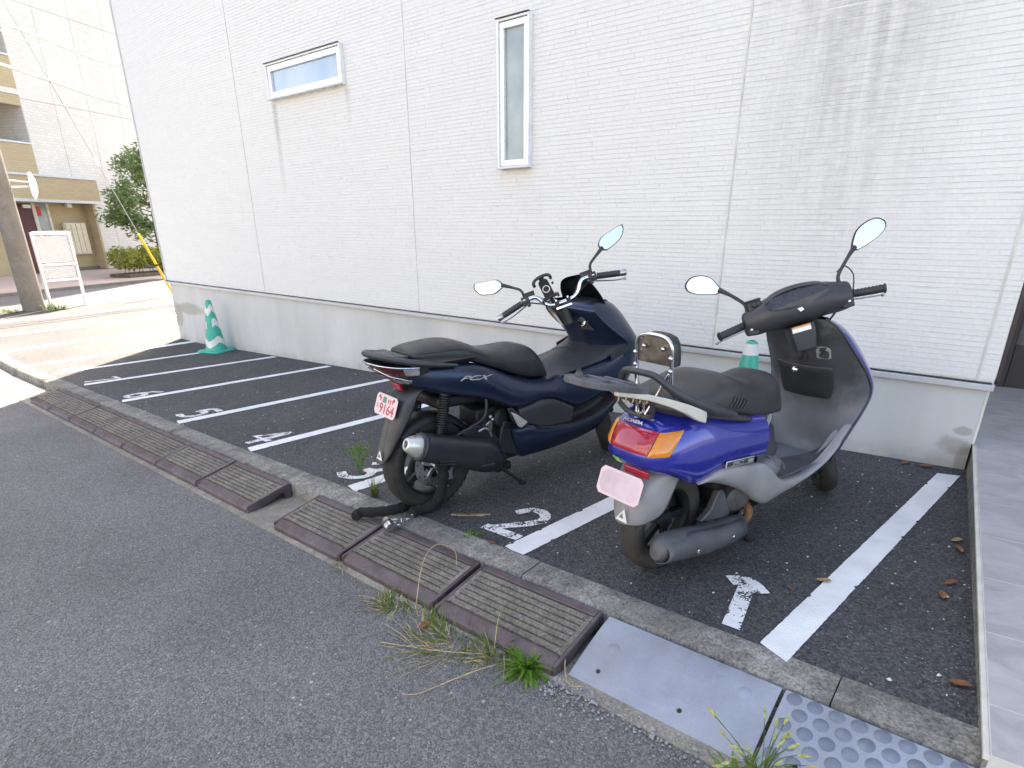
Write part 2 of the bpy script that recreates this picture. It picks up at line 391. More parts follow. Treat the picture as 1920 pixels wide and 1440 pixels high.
        if bevel:
            m = o.modifiers.new('bevel', 'BEVEL'); m.width = bevel; m.segments = seg; m.limit_method = 'ANGLE'; m.angle_limit = R(35); m.harden_normals = False
        if sub:
            m = o.modifiers.new('sub', 'SUBSURF'); m.levels = sub; m.render_levels = sub
        if kind: o['kind'] = kind
        return o
def thing(name, label, cat, loc=(0, 0, 0), rz=0, group=None, kind=None):
    o = bpy.data.objects.new(name, None); COL.objects.link(o); o.location = loc; o.rotation_euler = (0, 0, rz)
    o.empty_display_size = .1
    return tag(o, label, cat, group, kind)
def tag(o, label, cat, group=None, kind=None):
    if kind: o['kind'] = kind
    if label: o['label'] = label
    if cat: o['category'] = cat
    if group: o['group'] = group
    return o
def struct(name, label=None):
    o = bpy.data.objects.new(name, None); COL.objects.link(o); o['kind'] = 'structure'
    if label: o['label'] = label
    return o
def symring(half, x):
    """half section [(y, z[, dx])] from top centre to bottom centre -> closed ring"""
    A = [V(x + (h[2] if len(h) > 2 else 0), h[0], h[1]) for h in half]
    B = [V(p.x, -p.y, p.z) for p in reversed(A) if abs(p.y) > 1e-6]
    return A + B
def text_mesh(name, s, size, mat, parent, o, right, up, ext=.0008, shear=0, sx=1, align='CENTER', bold=0):
    cu = bpy.data.curves.new('txt', 'FONT'); cu.body = s; cu.size = size; cu.align_x = align; cu.align_y = 'CENTER'; cu.extrude = ext; cu.shear = shear; cu.offset = bold
    cu.resolution_u = 3
    t = bpy.data.objects.new('txt', cu); COL.objects.link(t); bpy.context.view_layer.update()
    me = bpy.data.meshes.new_from_object(t.evaluated_get(bpy.context.evaluated_depsgraph_get()))
    bpy.data.objects.remove(t); bpy.data.curves.remove(cu)
    r = Vector(right).normalized(); u = Vector(up); u = (u - r * u.dot(r)).normalized(); n = r.cross(u)
    mx = Matrix(((r.x * sx, u.x, n.x, o[0]), (r.y * sx, u.y, n.y, o[1]), (r.z * sx, u.z, n.z, o[2]), (0, 0, 0, 1)))
    me.transform(mx); me.materials.clear(); me.materials.append(MAT[mat]); me.name = name
    ob = bpy.data.objects.new(name, me); COL.objects.link(ob)
    if parent: ob.parent = parent
    return ob
SLOPE = .04
def gz(x): return SLOPE * x if x > -9.6 else SLOPE * -9.6
def ky(x): return 1.635 - .013 * x      # street side of the kerb
# ================================================================== ground, lot, road, kerb
WY = 4.058
base = MB().add([(-500, -500, -1.6), (500, -500, -1.6), (500, 500, -1.6), (-500, 500, -1.6)], [(0, 1, 2, 3)]).build('ground', 'road_asphalt', kind='structure')
base['label'] = 'distant ground'
xs = [-60, -9.6, 40]
m = MB(); m.grid([[(x, y, gz(x) - .10) for x in xs] for y in (-45, -3, 0, 1.45)])
m.grid([[(x, y, gz(-10) - .101) for x in (-60, -16.75)] for y in (1.45, 12, 60)])
m.build('road', 'road_asphalt', kind='structure')
lot = struct('parking_lot')
xs = [-16.72, -13, -10.6, -9.6, -6, -3, 0, .33]
MB().grid([[(x, (ky(x) + .145) if j == 0 else (y if x > -10.5 else y2), gz(x)) for x in xs] for j, (y, y2) in enumerate(((0, 0), (2.5, 4), (4.09, 13)))]).build('lot_surface', 'lot_asphalt', lot)
# painted bay lines: near left, near right, far right, far left
lines = [((-.413, 1.80), (-.312, 1.752), (-.03, 3.93), (-.134, 3.91)), ((-1.553, 1.815), (-1.437, 1.79), (-1.175, 3.93), (-1.285, 3.93)),
         ((-2.770, 1.84), (-2.66, 1.81), (-2.44, 3.95), (-2.54, 3.95)), ((-3.965, 1.86), (-3.86, 1.83), (-3.66, 3.95), (-3.76, 3.95)),
         ((-5.16, 1.875), (-5.05, 1.85), (-4.83, 3.96), (-4.93, 3.96)), ((-6.43, 1.90), (-6.32, 1.87), (-6.07, 4.0), (-6.17, 4.0)),
         ((-7.67, 1.95), (-7.56, 1.92), (-7.30, 4.02), (-7.40, 4.02)), ((-8.80, 1.95), (-8.68, 1.95), (-8.58, 3.62), (-8.69, 3.62)),
         ((-9.74, 1.85), (-9.60, 1.85), (-9.78, 4.6), (-9.93, 4.6)), ((-11.17, 1.95), (-11.0, 1.95), (-11.6, 5.6), (-11.78, 5.6)),
         ((-12.9, 1.95), (-12.72, 1.95), (-13.1, 6.2), (-13.3, 6.2)), ((-14.65, 1.95), (-14.45, 1.95), (-15.3, 7.0), (-15.5, 7.0))]
for q in lines:
    a, b, c, d = (V(*p, 0) for p in q); n = 150; rnd = random.Random(int(abs(a.x) * 100)); L = []; Rr = []
    for i in range(n + 1):
        t = i / n; l = a.lerp(d, t); r = b.lerp(c, t); e = rnd.uniform(-.0012, .0012)
        if rnd.random() < .03: e -= .009
        l.x -= e; r.x += rnd.uniform(-.0012, .0012) - (.009 if rnd.random() < .03 else 0)
        for p in (l, r): p.z = gz(p.x) + .004
        L.append(l); Rr.append(r)
    MB().grid([L, Rr]).build('painted_line', 'line_paint', lot, smooth=False)
DIG = {1: [[(.10, 0), (.10, .31)], [(.105, .318), (.065, .312), (.04, .290)], [(.10, .318), (.135, .298), (.155, .27)]],
       2: [[(.02, .25), (.06, .31), (.13, .315), (.175, .265), (.165, .20), (.09, .11), (.02, .03)], [(.0, .03), (.20, .03)]],
       3: [[(.02, .27), (.07, .315), (.14, .305), (.165, .25), (.13, .19), (.08, .175)], [(.08, .175), (.15, .16), (.185, .10), (.15, .04), (.08, .02), (.01, .05)]],
       4: [[(.13, 0), (.13, .32)], [(.13, .31), (.01, .11), (.20, .11)]],
       5: [[(.18, .30), (.05, .30), (.04, .185)], [(.04, .185), (.11, .205), (.175, .16), (.17, .08), (.11, .03), (.01, .04)]],
       6: [[(.15, .31), (.06, .25), (.02, .13), (.05, .04), (.12, .02), (.175, .07), (.165, .14), (.10, .175), (.03, .13)]],
       7: [[(.01, .29), (.18, .29), (.12, .16), (.09, 0)]],
       8: [[(.09, .16), (.02, .22), (.05, .31), (.13, .31), (.16, .23), (.09, .16), (.01, .09), (.05, .01), (.14, .01), (.18, .09), (.09, .16)]]}
for n, (x, y, sl_) in {1: (-.625, 1.84, -.16), 2: (-1.76, 1.885, .02), 3: (-3.0, 1.90, .12), 4: (-4.20, 1.92, .12), 5: (-5.38, 1.94, .12), 6: (-6.64, 1.96, .12), 7: (-7.87, 2.0, .12), 8: (-8.95, 2.05, .12)}.items():
    m = MB(); hw = .027 if n > 1 else .033
    for si, st in enumerate(DIG[n]):
        P = catmull([V(p[0], p[1], 0) for p in st], 5) if n not in (1, 4, 7) else [V(p[0], p[1], 0) for p in st]
        A = []; B = []
        for i, p in enumerate(P):
            t = (P[min(i + 1, len(P) - 1)] - P[max(i - 1, 0)]).normalized(); nn = V(-t.y, t.x, 0) * hw * random.uniform(.9, 1.12)
            if i == 0: p = p - t * .012
            if i == len(P) - 1: p = p + t * .012
            for L, q in ((A, p + nn), (B, p - nn)):
                X = x + q.x + q.y * sl_; L.append((X, y + q.y, gz(X) + .004 + .0012 * si))
        m.grid([A, B])
    m.build('painted_number', 'sprayed_paint', lot, smooth=False)

kerb = struct('kerb')
x = -16.7; rnd = random.Random(3)
while x < 1.6:
    L = 1.18; x1 = x + L - .004; m = MB(); zb = -.20
    if x < -9.6 < x1: x1 = -9.6; L = x1 - x + .004
    def sec(X, e): 
        y0 = ky(X); z = gz(X)
        return [V(X, y0, z + zb), V(X, y0 + .004, z - .022 + e), V(X, y0 + .02, z + .001 + e), V(X, y0 + .148, z + .003 + e), V(X, y0 + .15, z + zb)]
    e = rnd.uniform(-.003, .002)
    m.loft([sec(x + (x1 - x) * k / 6, e + rnd.uniform(-.001, .001)) for k in range(7)], True, True)
    m.build('kerb_block', 'kerb_concrete', kerb, angle=60)
    x += L
gut = struct('gutter'); x = -16.7
while x < 1.6:
    x1 = min(x + 2.0, 1.6)
    if x < -9.6 < x1: x1 = -9.6
    MB().prism([(x, ky(x) - .325, gz(x) - .095), (x1 - .008, ky(x1) - .325, gz(x1) - .095), (x1 - .008, ky(x1) + .002, gz(x1) - .088), (x, ky(x) + .002, gz(x) - .088)], (0, 0, -.2)).build('gutter_slab', 'gutter_concrete', gut, smooth=False)
    x = x1

# ---- ramps against the kerb
def ramp_unit(x0, x1, label, depth=.285, front=-.06, skew=0):
    W = x1 - x0 - .006; xc = (x0 + x1) / 2
    t = thing('kerb_ramp', label, 'kerb ramp', (xc, ky(xc) - .006, gz(xc)), 0, 'cast iron and concrete kerb ramps along the kerb')
    t.rotation_euler = (0, -math.atan(SLOPE), -.013 + skew)
    f = lambda y, dz=0: (front + .004) * (-y / depth) + .002 + dz
    m = MB(); hw = W / 2; fw = .016
    for s in (-1, 1):                                                # side plates, hollow underneath
        a, b = sorted((s * hw, s * (hw - fw)))
        m.prism([(a, 0, f(0)), (a, -depth, f(-depth)), (a, -depth, -.098), (a, -depth + .07, -.098), (a, -.05, -.045), (a, -.03, -.098), (a, 0, -.098)], (fw, 0, 0))
    m.prism([(-hw + fw, -.034, f(-.034)), (-hw + fw, 0, f(0)), (-hw + fw, 0, -.06), (-hw + fw, -.034, -.06)], (W - 2 * fw, 0, 0))
    nose = [(-depth + .047, f(-depth + .047)), (-depth + .03, f(-depth + .03) - .001), (-depth + .008, f(-depth) - .006), (-depth - .004, f(-depth) - .02), (-depth - .006, -.097), (-depth + .047, -.097)]
    m.prism([(-hw + fw - .001, y, z) for y, z in nose], (W - 2 * fw + .002, 0, 0))
    m.build('iron_frame', 'ramp_iron', t, bevel=.0035, angle=40)
    MB().prism([(-hw + fw, -depth + .047, f(-depth + .047, -.0075)), (-hw + fw, -.034, f(-.034, -.0075)), (-hw + fw, -.034, -.04), (-hw + fw, -depth + .047, -.075)], (W - 2 * fw, 0, 0)).build('concrete_bed', 'groove_dirt', t, smooth=False)
    n = 7; y0, y1 = -depth + .053, -.040; st = (y1 - y0) / n
    for i in range(n):
        ya = y0 + i * st + .0042; yb = y0 + (i + 1) * st - .0042; x0_, x1_ = -hw + fw + .02, hw - fw - .02
        MB().prism([(x0_, ya, f(ya, -.001)), (x0_, yb, f(yb, -.001)), (x0_, yb, f(yb, -.018)), (x0_, ya, f(ya, -.018))], (x1_ - x0_, 0, 0)).build('concrete_strip', 'ramp_concrete', t, smooth=False)
    for s in (-1, 1):
        a, b = sorted((s * (hw - fw), s * (hw - fw - .0195)))
        MB().prism([(a, y0, f(y0, -.0015)), (a, y1, f(y1, -.0015)), (a, y1, f(y1, -.018)), (a, y0, f(y0, -.018))], (b - a, 0, 0)).build('concrete_strip', 'ramp_concrete', t, smooth=False)
    return t
order = ['leftmost ramp of the far row, at the edge of the sunlight', 'second ramp from the far left end of the row', 'third ramp from the far left end of the row', 'middle ramp of the seven in the far row', 'third ramp left of the gap in the row', 'second ramp left of the gap in the row', 'ramp with its open hollow end facing the gap in the row']
for i, o_ in enumerate(order):
    ramp_unit(-7.67 + .653 * i, -7.67 + .653 * (i + 1) - (.012 if i in (1, 5) else 0), 'rusty iron and concrete ' + o_, depth=.275)
ramp_unit(-2.80, -2.20, 'iron and concrete ramp right of the gap, the black chain end lying on it', skew=.004)
ramp_unit(-2.185, -1.545, 'iron and concrete ramp right of the padlock, between two other ramps', skew=-.01)
ramp_unit(-1.53, -.925, 'nearest iron and concrete ramp, weeds in front, next to the grey sheet', .30, skew=.006)
def sheet_ramp(x0, x1, label, dimples):
    xc = (x0 + x1) / 2; W = x1 - x0 - .006
    t = thing('sheet_ramp', label, 'kerb ramp', (xc, ky(xc) - .008, gz(xc)), 0, 'grey sheet kerb ramps'); t.rotation_euler = (0, -math.atan(SLOPE), -.013)
    D = .262
    f = lambda y: -.004 - .088 * (-y / D) ** 1.25
    prof = [-D * k / 9 for k in range(10)]
    m = MB().loft([[V(s, y, f(y)) for y in prof] + [V(s, y, f(y) - .007) for y in reversed(prof)] for s in (-W / 2, -W / 6, W / 6, W / 2)])
    m.build('ramp_sheet', 'ramp_sheet', t, angle=40)
    for sx_ in (-.36, .12):
        MB().lathe([(.0001, .0025), (.007, .0025), (.008, 0)], (sx_ * W, -D * .80, f(-D * .80)), (0, -.4, 1), 10).build('screw', 'engine_black', t)
    m = MB(); r = 0
    y = -.022
    while y > -D * (.88 if dimples else .6):
        x = -W / 2 + .03 + (.029 if r % 2 else 0)
        while x < W / 2 - .02:
            h = .0012 if dimples else .0006
            if dimples or random.random() < .16: m.lathe([(.022, -.0004), (.0205, h), (.0001, h * 1.05)], (x, y, f(y)), (0, -.42 * (-y / D) ** .25, 1), 18)
            x += .058
        y -= .046; r += 1
    m.build('raised_dots', 'sheet_dot' if dimples else 'ramp_sheet', t, kind='stuff')
sheet_ramp(-.902, -.285, 'grey-blue sheet ramp worn smooth, beside the nearest iron ramp', False)
sheet_ramp(-.28, .40, 'grey-blue sheet ramp covered in round raised dots, at the bottom right', True)

# ---- tiled porch
porch = struct('porch'); porch.location = (.193, 1.63, .055); porch.rotation_euler = (math.atan(.04), 0, math.atan2(.208, 2.43))
pw, plen = 3.6, 4.1
MB().prism([(.014, 0, -.0009), (pw, 0, -.0009), (pw, plen, -.0009), (.014, plen, -.0009)], (0, 0, -.5)).build('porch_base', 'grout', porch, smooth=False)
MB().prism([(0, -.004, -.004), (.0135, -.004, -.004), (.0135, plen, -.004), (0, plen, -.004)], (0, 0, -.012)).build('edge_trim', 'curb_trim', porch, smooth=False)
MB().prism([(.004, 0, -.018), (.0135, 0, -.018), (.0135, plen, -.018), (.004, plen, -.018)], (0, 0, -.4)).build('porch_riser', 'kerb_concrete', porch, smooth=False)
y = .205 - .362
while y < plen - .05:
    for k in range(5):
        x0 = .017 + k * .76; ya = max(y, .002); yb = min(y + .357, plen)
        MB().prism([(x0, ya, 0), (x0 + .756, ya, 0), (x0 + .756, yb, 0), (x0, yb, 0)], (0, 0, -.010)).build('porch_tile', 'porch_tile_stone', porch, smooth=False)
    y += .362

# ================================================================== white house
house = thing('house', 'white house wall of narrow tile siding on a pale concrete base, behind the scooters', 'house', (0, 0, 0))
MB().prism([(-10.28, 4.062, -1.2), (-.022, 4.062, -1.2), (-.022, 4.062, .478), (-10.28, 4.062, .478)], (0, 5, 0)).build('foundation', 'foundation', house, smooth=False)
MB().prism([(-.0215, 4.060, .155), (-.0215, 4.060, .478), (-.0215, 5.4, .478), (-.0215, 5.4, .155)], (.012, 0, 0)).build('corner_seal', 'joint_sealant', house, smooth=False)
H = 9.8
m = MB()
MB().box((-5.17, 4.047, .5075), (10.32, .024, .006)).build('gap_shade_strip', 'sash_dark', house, smooth=False)  # solid dark strip painting the shade of the gap above the flashing
m.prism([(-10.335, 4.060, .49), (-.003, 4.060, .49), (-.003, 4.060, H), (-10.335, 4.060, H)], (0, 5.6, 0))
m.prism([(-.0025, 5.62, 0), (4.5, 5.62, 0), (4.5, 5.62, H), (-.0025, 5.62, H)], (0, 4, 0))
m.prism([(-.002, 4.062, 3.4), (4.5, 4.062, 3.4), (4.5, 4.062, H), (-.002, 4.062, H)], (0, 1.55, 0))
m.build('wall_core', 'mortar', house, smooth=False)
MB().prism([(-10.335, 4.05, 4.73), (-.003, 4.05, 4.73), (-.003, 4.05, H), (-10.335, 4.05, H)], (0, .0095, 0)).build('upper_wall', 'siding', house, smooth=False)
# drip flashing below the painted shade strip
MB().prism([(-10.345, 4.028, .468), (-10.345, 4.024, .500), (-10.345, 4.0595, .503), (-10.345, 4.0595, .468)], (10.35, 0, 0)).build('flashing', 'trim_metal', house, bevel=.002)
for xj in (-8.6, -5.6, -2.6, -.9): MB().box((xj, 4.0255, .484), (.003, .006, .034)).build('flashing_joint', 'mortar', house, smooth=False)
WIN = [(-6.700, -5.400, 2.545, 2.875), (-3.475, -3.165, 1.720, 2.72)]
rows = 16; PH = .467; pz = .514; gap = .0018
cols = [(-10.335, -7.445), (-7.435, -4.56), (-4.552, -1.575), (-1.562, -.085), (-.073, -.003)]
rs = random.Random(11)
for (x0, x1) in cols:
    for r in range(9):
        m = m_ = MB(); m2 = MB(); z0 = pz + PH * r
        for k in range(rows):
            za = z0 + k * PH / rows + (.005 if k == 0 else 0); zb = z0 + (k + 1) * PH / rows - gap - .001
            x = x0 - rs.uniform(0, .3)
            while x < x1:
                L = rs.choice((.18, .24, .30, .30, .36, .42)); a = max(x, x0); b = min(x + L - .0011, x1); x += L
                if b - a < .004: continue
                segs = [(a, b)]
                for (wx0, wx1, wz0, wz1) in WIN:
                    if za < wz1 and zb > wz0:
                        ns = []
                        for (p, q) in segs:
                            if q <= wx0 or p >= wx1: ns.append((p, q))
                            else:
                                if p < wx0: ns.append((p, wx0))
                                if q > wx1: ns.append((wx1, q))
                        segs = ns
                for (p, q) in segs:
                    m = m2 if (r == 3 and x0 == -4.552 and p > -3.3) else m_
                    dpt = rs.uniform(-.0006, .0006); y0 = 4.0579 + dpt; y1 = 4.0598; t_ = .0011
                    # face slopes so the lower edge stands a little proud, chamfered top and bottom
                    A = [(p, y1, za), (q, y1, za), (q, y0, za + t_), (p, y0, za + t_), (q - .0006, y0 + .0008, zb - t_), (p + .0006, y0 + .0008, zb - t_), (q, y1, zb), (p, y1, zb)]
                    b_ = len(m.v); m.v += [Vector(c) for c in A]
                    fs = [(0, 1, 2, 3), (3, 2, 4, 5), (5, 4, 6, 7), (0, 3, 5, 7), (1, 6, 4, 2)]
                    m.f += [tuple(i + b_ for i in f) for f in fs]; m.mi += [0] * 5
        m_.build('siding_panel', 'siding', house, smooth=False)
        if m2.v: m2.build('siding_panel', 'siding', house, smooth=False)
for xj in (-7.440, -4.556, -1.5685, -.079):
    MB().box((xj, 4.0575, 2.6), (.0065, .005, 4.2)).build('sealant_joint', 'joint_sealant', house, smooth=False)
MB().box((-10.340, 4.052, 2.6), (.012, .022, 4.2)).build('corner_trim', 'trim_metal', house, smooth=False)
def window(x0, x1, z0, z1, glass, fw):
    f = MB(); yo = 4.012; yi = 4.10
    def ring(a, b, c, d, fw, ya, yb):
        f.box(((a + b) / 2, (ya + yb) / 2, d - fw / 2), (b - a, yb - ya, fw)); f.box(((a + b) / 2, (ya + yb) / 2, c + fw / 2), (b - a, yb - ya, fw))
        for q in (a + fw / 2, b - fw / 2): f.box((q, (ya + yb) / 2, (c + d) / 2), (fw, yb - ya - .001, d - c - 2 * fw))
    ring(x0, x1, z0, z1, .016, yo, yi)
    f.build('window_frame', 'sash_white', house, bevel=.002)
    fr = house.children[-1]
    f = MB(); ring(x0 + .017, x1 - .017, z0 + .020, z1 - .020, fw, yo + .014, yi - .01)
    w = f.build('window', 'sash_white', house, bevel=.003)
    MB().box(((x0 + x1) / 2, 4.052, (z0 + z1) / 2), (x1 - x0 - .06, .006, z1 - z0 - .07)).build('pane', glass, w, smooth=False)
    MB().box(((x0 + x1) / 2, yo - .007, z0 + .004), (x1 - x0 + .012, .028, .012)).build('sill', 'trim_metal', w, bevel=.002)
    MB().box(((x0 + x1) / 2, yo - .004, z1 + .003), (x1 - x0 + .008, .022, .006)).build('head_drip', 'sash_dark', w, bevel=.001)
window(*WIN[0], 'sky_painted_glass', .052)
window(*WIN[1], 'frosted_glass', .042)
# entrance screen in the recess right of the corner
scr = MB(); 
for (a, b, c, d) in ((.0, .055, .155, 3.3), (1.2, 1.26, .155, 3.3), (2.5, 2.56, .155, 3.3)): scr.box(((a + b) / 2, 5.54, (c + d) / 2), (b - a, .09, d - c))
scr.box((1.28, 5.54, .335), (2.45, .07, .35)); scr.box((1.28, 5.54, 2.5), (2.45, .07, .08))
e = scr.build('entrance_screen', 'sash_dark', house, bevel=.004)
for a, b in ((.057, 1.198), (1.262, 2.498)): MB().box(((a + b) / 2, 5.55, 1.48), (b - a, .012, 1.94)).build('pane', 'door_glass', e, smooth=False)
MB().box((.009, 4.10, 1.95), (.018, .06, 2.86)).build('jamb', 'sash_dark', house, smooth=False)

# ================================================================== cones
def cone(x, y, label, mode):
    t = thing('traffic_cone', label, 'traffic cone', (x, y, gz(x)), .35, 'green traffic cones along the wall')
    m = MB(); 
    m.loft([[V(sx * h, sy * h, z) for sx, sy in ((-1, -.8), (-.8, -1), (.8, -1), (1, -.8), (1, .8), (.8, 1), (-.8, 1), (-1, .8))] for h, z in ((.185, 0), (.19, .012), (.18, .028), (.16, .033))])
    b = m.build('cone_base', 'cone_green', t, bevel=.004)
    prof = [(.142, .031), (.132, .06), (.040, .655), (.034, .69), (.018, .70)]
    MB().lathe(prof, seg=36).build('cone_body', 'cone_green', t)
    rad = lambda z: .132 - .092 * (z - .06) / .595 + .0018
    bands = [(.10, .19), (.33, .43), (.53, .62)] if mode else [(.618, .684)]
    for (a, b_) in bands:
        m = MB(); N = 48
        for i in range(N):
            t0, t1 = (2 * math.pi * k / N for k in (i, i + 1)); tm = (t0 + t1) / 2
            if mode and mnoise.noise(V(math.cos(tm) * 1.6, math.sin(tm) * 1.6, a * 9)) > .28: continue      # torn away
            wv = lambda q: .085 * (abs(((q + .35) / 2.094) % 1 * 2 - 1) - .5) + .012 * mnoise.noise(V(math.cos(q) * 5, math.sin(q) * 5, a * 7)) if mode else 0
            ang = [(t0, a + wv(t0)), (t1, a + wv(t1)), (t1, b_ + wv(t1)), (t0, b_ + wv(t0))]
            m.add([(math.cos(q) * rad(z), math.sin(q) * rad(z), z) for q, z in ang], [(0, 1, 2, 3)])
        m.build('reflective_band', 'cone_white', t)
    return t
cone(-8.57, 3.83, 'green traffic cone with torn white bands at the far end of the wall', True)
cone(-1.19, 3.70, 'green traffic cone partly hidden behind the seat of the bright blue scooter', False)
# ================================================================== far side: lot edge, side street, apartment house
ZF = gz(-20)
pole = thing('utility_pole', 'tapering concrete utility pole at the left edge with steel bands', 'utility pole', (-16.3, 3.62, ZF - .05))
MB().lathe([(.205, 0), (.195, 1), (.135, 9.5), (.0001, 9.51)], seg=24).build('pole_shaft', 'pole_concrete', pole)
for z in (1.30, 1.95, 3.4): MB().lathe([(.194 - .0075 * z + .006, z), (.194 - .0075 * z + .006, z + .025)], seg=24).build('steel_band', 'trim_metal', pole)
m = MB().tube([(0, .1, 2.46), (.02, .52, 2.48)], .018); m.tube([(0, .1, 2.60), (.02, .52, 2.56)], .014); m.build('mirror_arm', 'white_metal', pole)
m = MB().lathe([(.0001, -.05), (.16, -.035), (.25, .0), (.26, .02), (.25, .03)], (.04, .56, 2.50), (-.40, -.92, .03), 24); mm = m.build('road_mirror', 'white_metal', pole)
MB().lathe([(.248, .024), (.15, .05), (.0001, .065)], (.04, .56, 2.50), (-.40, -.92, .03), 24).build('mirror_face', 'mirror_glass', mm)
gw = thing('guy_wire', 'guy wire with yellow protective sleeve running down behind the corner of the white house', 'guy wire', (-17.07, 6.83, ZF - .1))
o = V(-17.07, 6.83, ZF - .1); top = V(-16.27, 3.62, 7.7) - o; k = lambda z: top * ((z - o.z) / top.z)
MB().tube([k(ZF - .1), k(7.7)], .008, 6).build('wire', 'cable', gw)
MB().tube([k(ZF - .05), k(.36)], .032, 10).build('lower_sleeve', 'yellow_cover', gw); MB().tube([k(.41), k(1.12)], .032, 10).build('upper_sleeve', 'yellow_cover', gw)
MB().tube([k(.36), k(.41)], .034, 10).build('black_band', 'black_plastic', gw); MB().tube([k(2.55), k(2.72)], [.03, .06, .06, .03], 10).build('insulator', 'white_metal', gw)
for i, (a, b, s, r, lab) in enumerate([((-16.25, 3.55, 4.35), (-18.3, 11.5, 3.55), .16, .030, 'thick pale overhead cable crossing in front of the apartment house, the lower of three'), ((-16.25, 3.55, 5.12), (-18.3, 11.5, 4.45), .22, .024, 'upper overhead cable sagging in front of the apartment house'), ((-16.25, 3.55, 5.0), (-18.3, 11.5, 4.28), .30, .012, 'thin overhead wire hanging just below the upper cable')]):
    a = Vector(a); b = Vector(b); pts = [a.lerp(b, t / 16) + V(0, 0, -s * 4 * (t / 16) * (1 - t / 16) * (1 + .12 * math.sin(t * 1.7))) for t in range(17)]
    tag(MB().tube(pts, r, 8).build('overhead_cable', 'pale_cable'), lab, 'cable', 'overhead cables on the utility pole')
sb = thing('signboard', 'white metal frame signboard with two blank grey boards standing beside the utility pole', 'signboard', (-16.19, 3.90, ZF - .04), math.atan2(.735, -.29))
L = math.hypot(.735, .29); m = MB()
for x in (0, L): m.box((x, 0, .80), (.055, .05, 1.60))
for z in (1.58, .945, .625): m.box((L / 2, 0, z), (L - .056, .046, .05 if z < 1.5 else .075))
m.build('sign_frame', 'white_metal', sb, bevel=.004)
for z0, z1 in ((.972, 1.54), (.652, .918)):
    b = MB().box((L / 2, .006, (z0 + z1) / 2), (L - .075, .012, z1 - z0 - .012)).build('board', 'board_grey', sb, smooth=False)
    rb = random.Random(int(z0 * 50)); m = MB()
    for i in range(26):      # torn paper and glue round the edges
        e = rb.random(); u = rb.uniform(.03, L - .03); v = rb.uniform(z0 + .02, z1 - .02)
        if e < .5: v = rb.choice((z0 + .012, z1 - .012))
        else: u = rb.choice((.047, L - .047))
        for f_ in (-.004, .016): m.box((u, f_, v), (rb.uniform(.008, .05) if e < .5 else .008, .002, rb.uniform(.008, .05) if e >= .5 else .008))
    m.build('torn_edges', 'board_stain', b, smooth=False, kind='stuff')

FA = V(-30.388, 9.654, -.4)
apt = thing('apartment_house', 'beige tiled apartment house with tan balconies and a canopied entrance across the side street', 'apartment house', FA, R(114))
def dep(a, h, y):     # shift a spot seen on the facade plane back (y>0) or forward along the line of sight
    k_ = y / 23.85
    return a + (a + 21.2) * k_, (h - 1.296) * (1 + k_) + 1.296 + .4
def fbox(name, mat, a0, a1, h0, h1, y0, y1, parent=apt, bevel=0):
    return MB().box(((a0 + a1) / 2, (y0 + y1) / 2, (h0 + h1) / 2), (a1 - a0, y1 - y0, h1 - h0)).build(name, mat, parent, smooth=False, bevel=bevel)
fbox('wall_core', 'pale_tile_wall', .065, 14, -.2, 28.2, .03, 12); fbox('wall_core', 'pale_tile_wall', -1.95, .064, 3.43, 28.2, .03, 12)
fbox('wall_core', 'tan_tile_wall', -14, -1.952, 3.5, 28.2, 1.6, 12); fbox('wall_core', 'tan_tile_wall', -14, -6.002, -.2, 3.4, 0.9, 12); fbox('wall_core', 'tan_tile_wall', -6, .06, -.2, 3.4, .43, 12)
ca = [-1.95, -.62, .85, 2.32, 3.8, 5.3, 6.8]; ch = [0, 2.9, 6.0, 9.1, 12.2]
for i in range(6):
    for j in range(4):
        if j == 0 and ca[i] < -.7:  continue
        fbox('wall_panel', 'pale_tile_wall', (.08 if j == 0 and i == 1 else ca[i] + .007), ca[i + 1] - .007, ch[j] + .007, ch[j + 1] - .007, -.004, .028)
for j in range(4):
    h = 3.48 + 2.79 * j
    fbox('balcony_wall', 'tan_tile_wall', -14, -1.96, h, h + 1.02, -.02, .14)
    fbox('balcony_coping', 'trim_metal', -14, -1.95, h + 1.022, h + 1.08, -.05, .17)
    fbox('balcony_slab', 'pale_tile_wall', -14, -1.962, h - .18, h - .002, -.03, 1.55)
    fbox('lintel', 'tan_tile_wall', -14, -1.963, h + 2.26, h + 2.6, -.018, .14)
    w_ = fbox('window', 'sash_white', -4.6, -2.4, h + .05, h + 2.1, 1.56, 1.62)
    fbox('pane', 'sky_painted_glass', -4.52, -3.52, h + .12, h + 2.02, 1.54, 1.565, w_); fbox('pane', 'sky_painted_glass', -3.48, -2.48, h + .12, h + 2.02, 1.535, 1.56, w_)
# canopy and porch walls
can = fbox('canopy', 'tan_tile_wall', -5, .20, 2.64, 3.42, -.25, .42); fbox('canopy_trim', 'trim_metal', -5.02, .225, 3.422, 3.50, -.29, .42, can); fbox('canopy_trim', 'trim_metal', -5.02, .21, 2.54, 2.638, -.28, .42, can)
fbox('porch_wall', 'tan_tile_wall', -.03, .062, 0, 2.537, -.02, .425)
dy = .40
def back(name, mat, a0, a1, h0, h1, y0=.0, parent=apt, thick=.05):
    A0, H0 = dep(a0, h0, dy - y0); A1, H1 = dep(a1, h1, dy - y0)
    return fbox(name, mat, A0, A1, max(0, H0), H1, dy - y0 - thick / 2, dy - y0 + thick / 2, parent)
dr = back('entrance_door', 'maroon_door', -3.5, -2.60, -.5, 2.06, .05); back('door_frame', 'beige_frame', -2.58, -2.45, -.5, 2.10, .08, dr); back('door_frame', 'beige_frame', -2.02, -1.93, -.5, 2.10, .08, dr); back('door_frame', 'beige_frame', -3.6, -1.93, 2.11, 2.22, .08, dr)
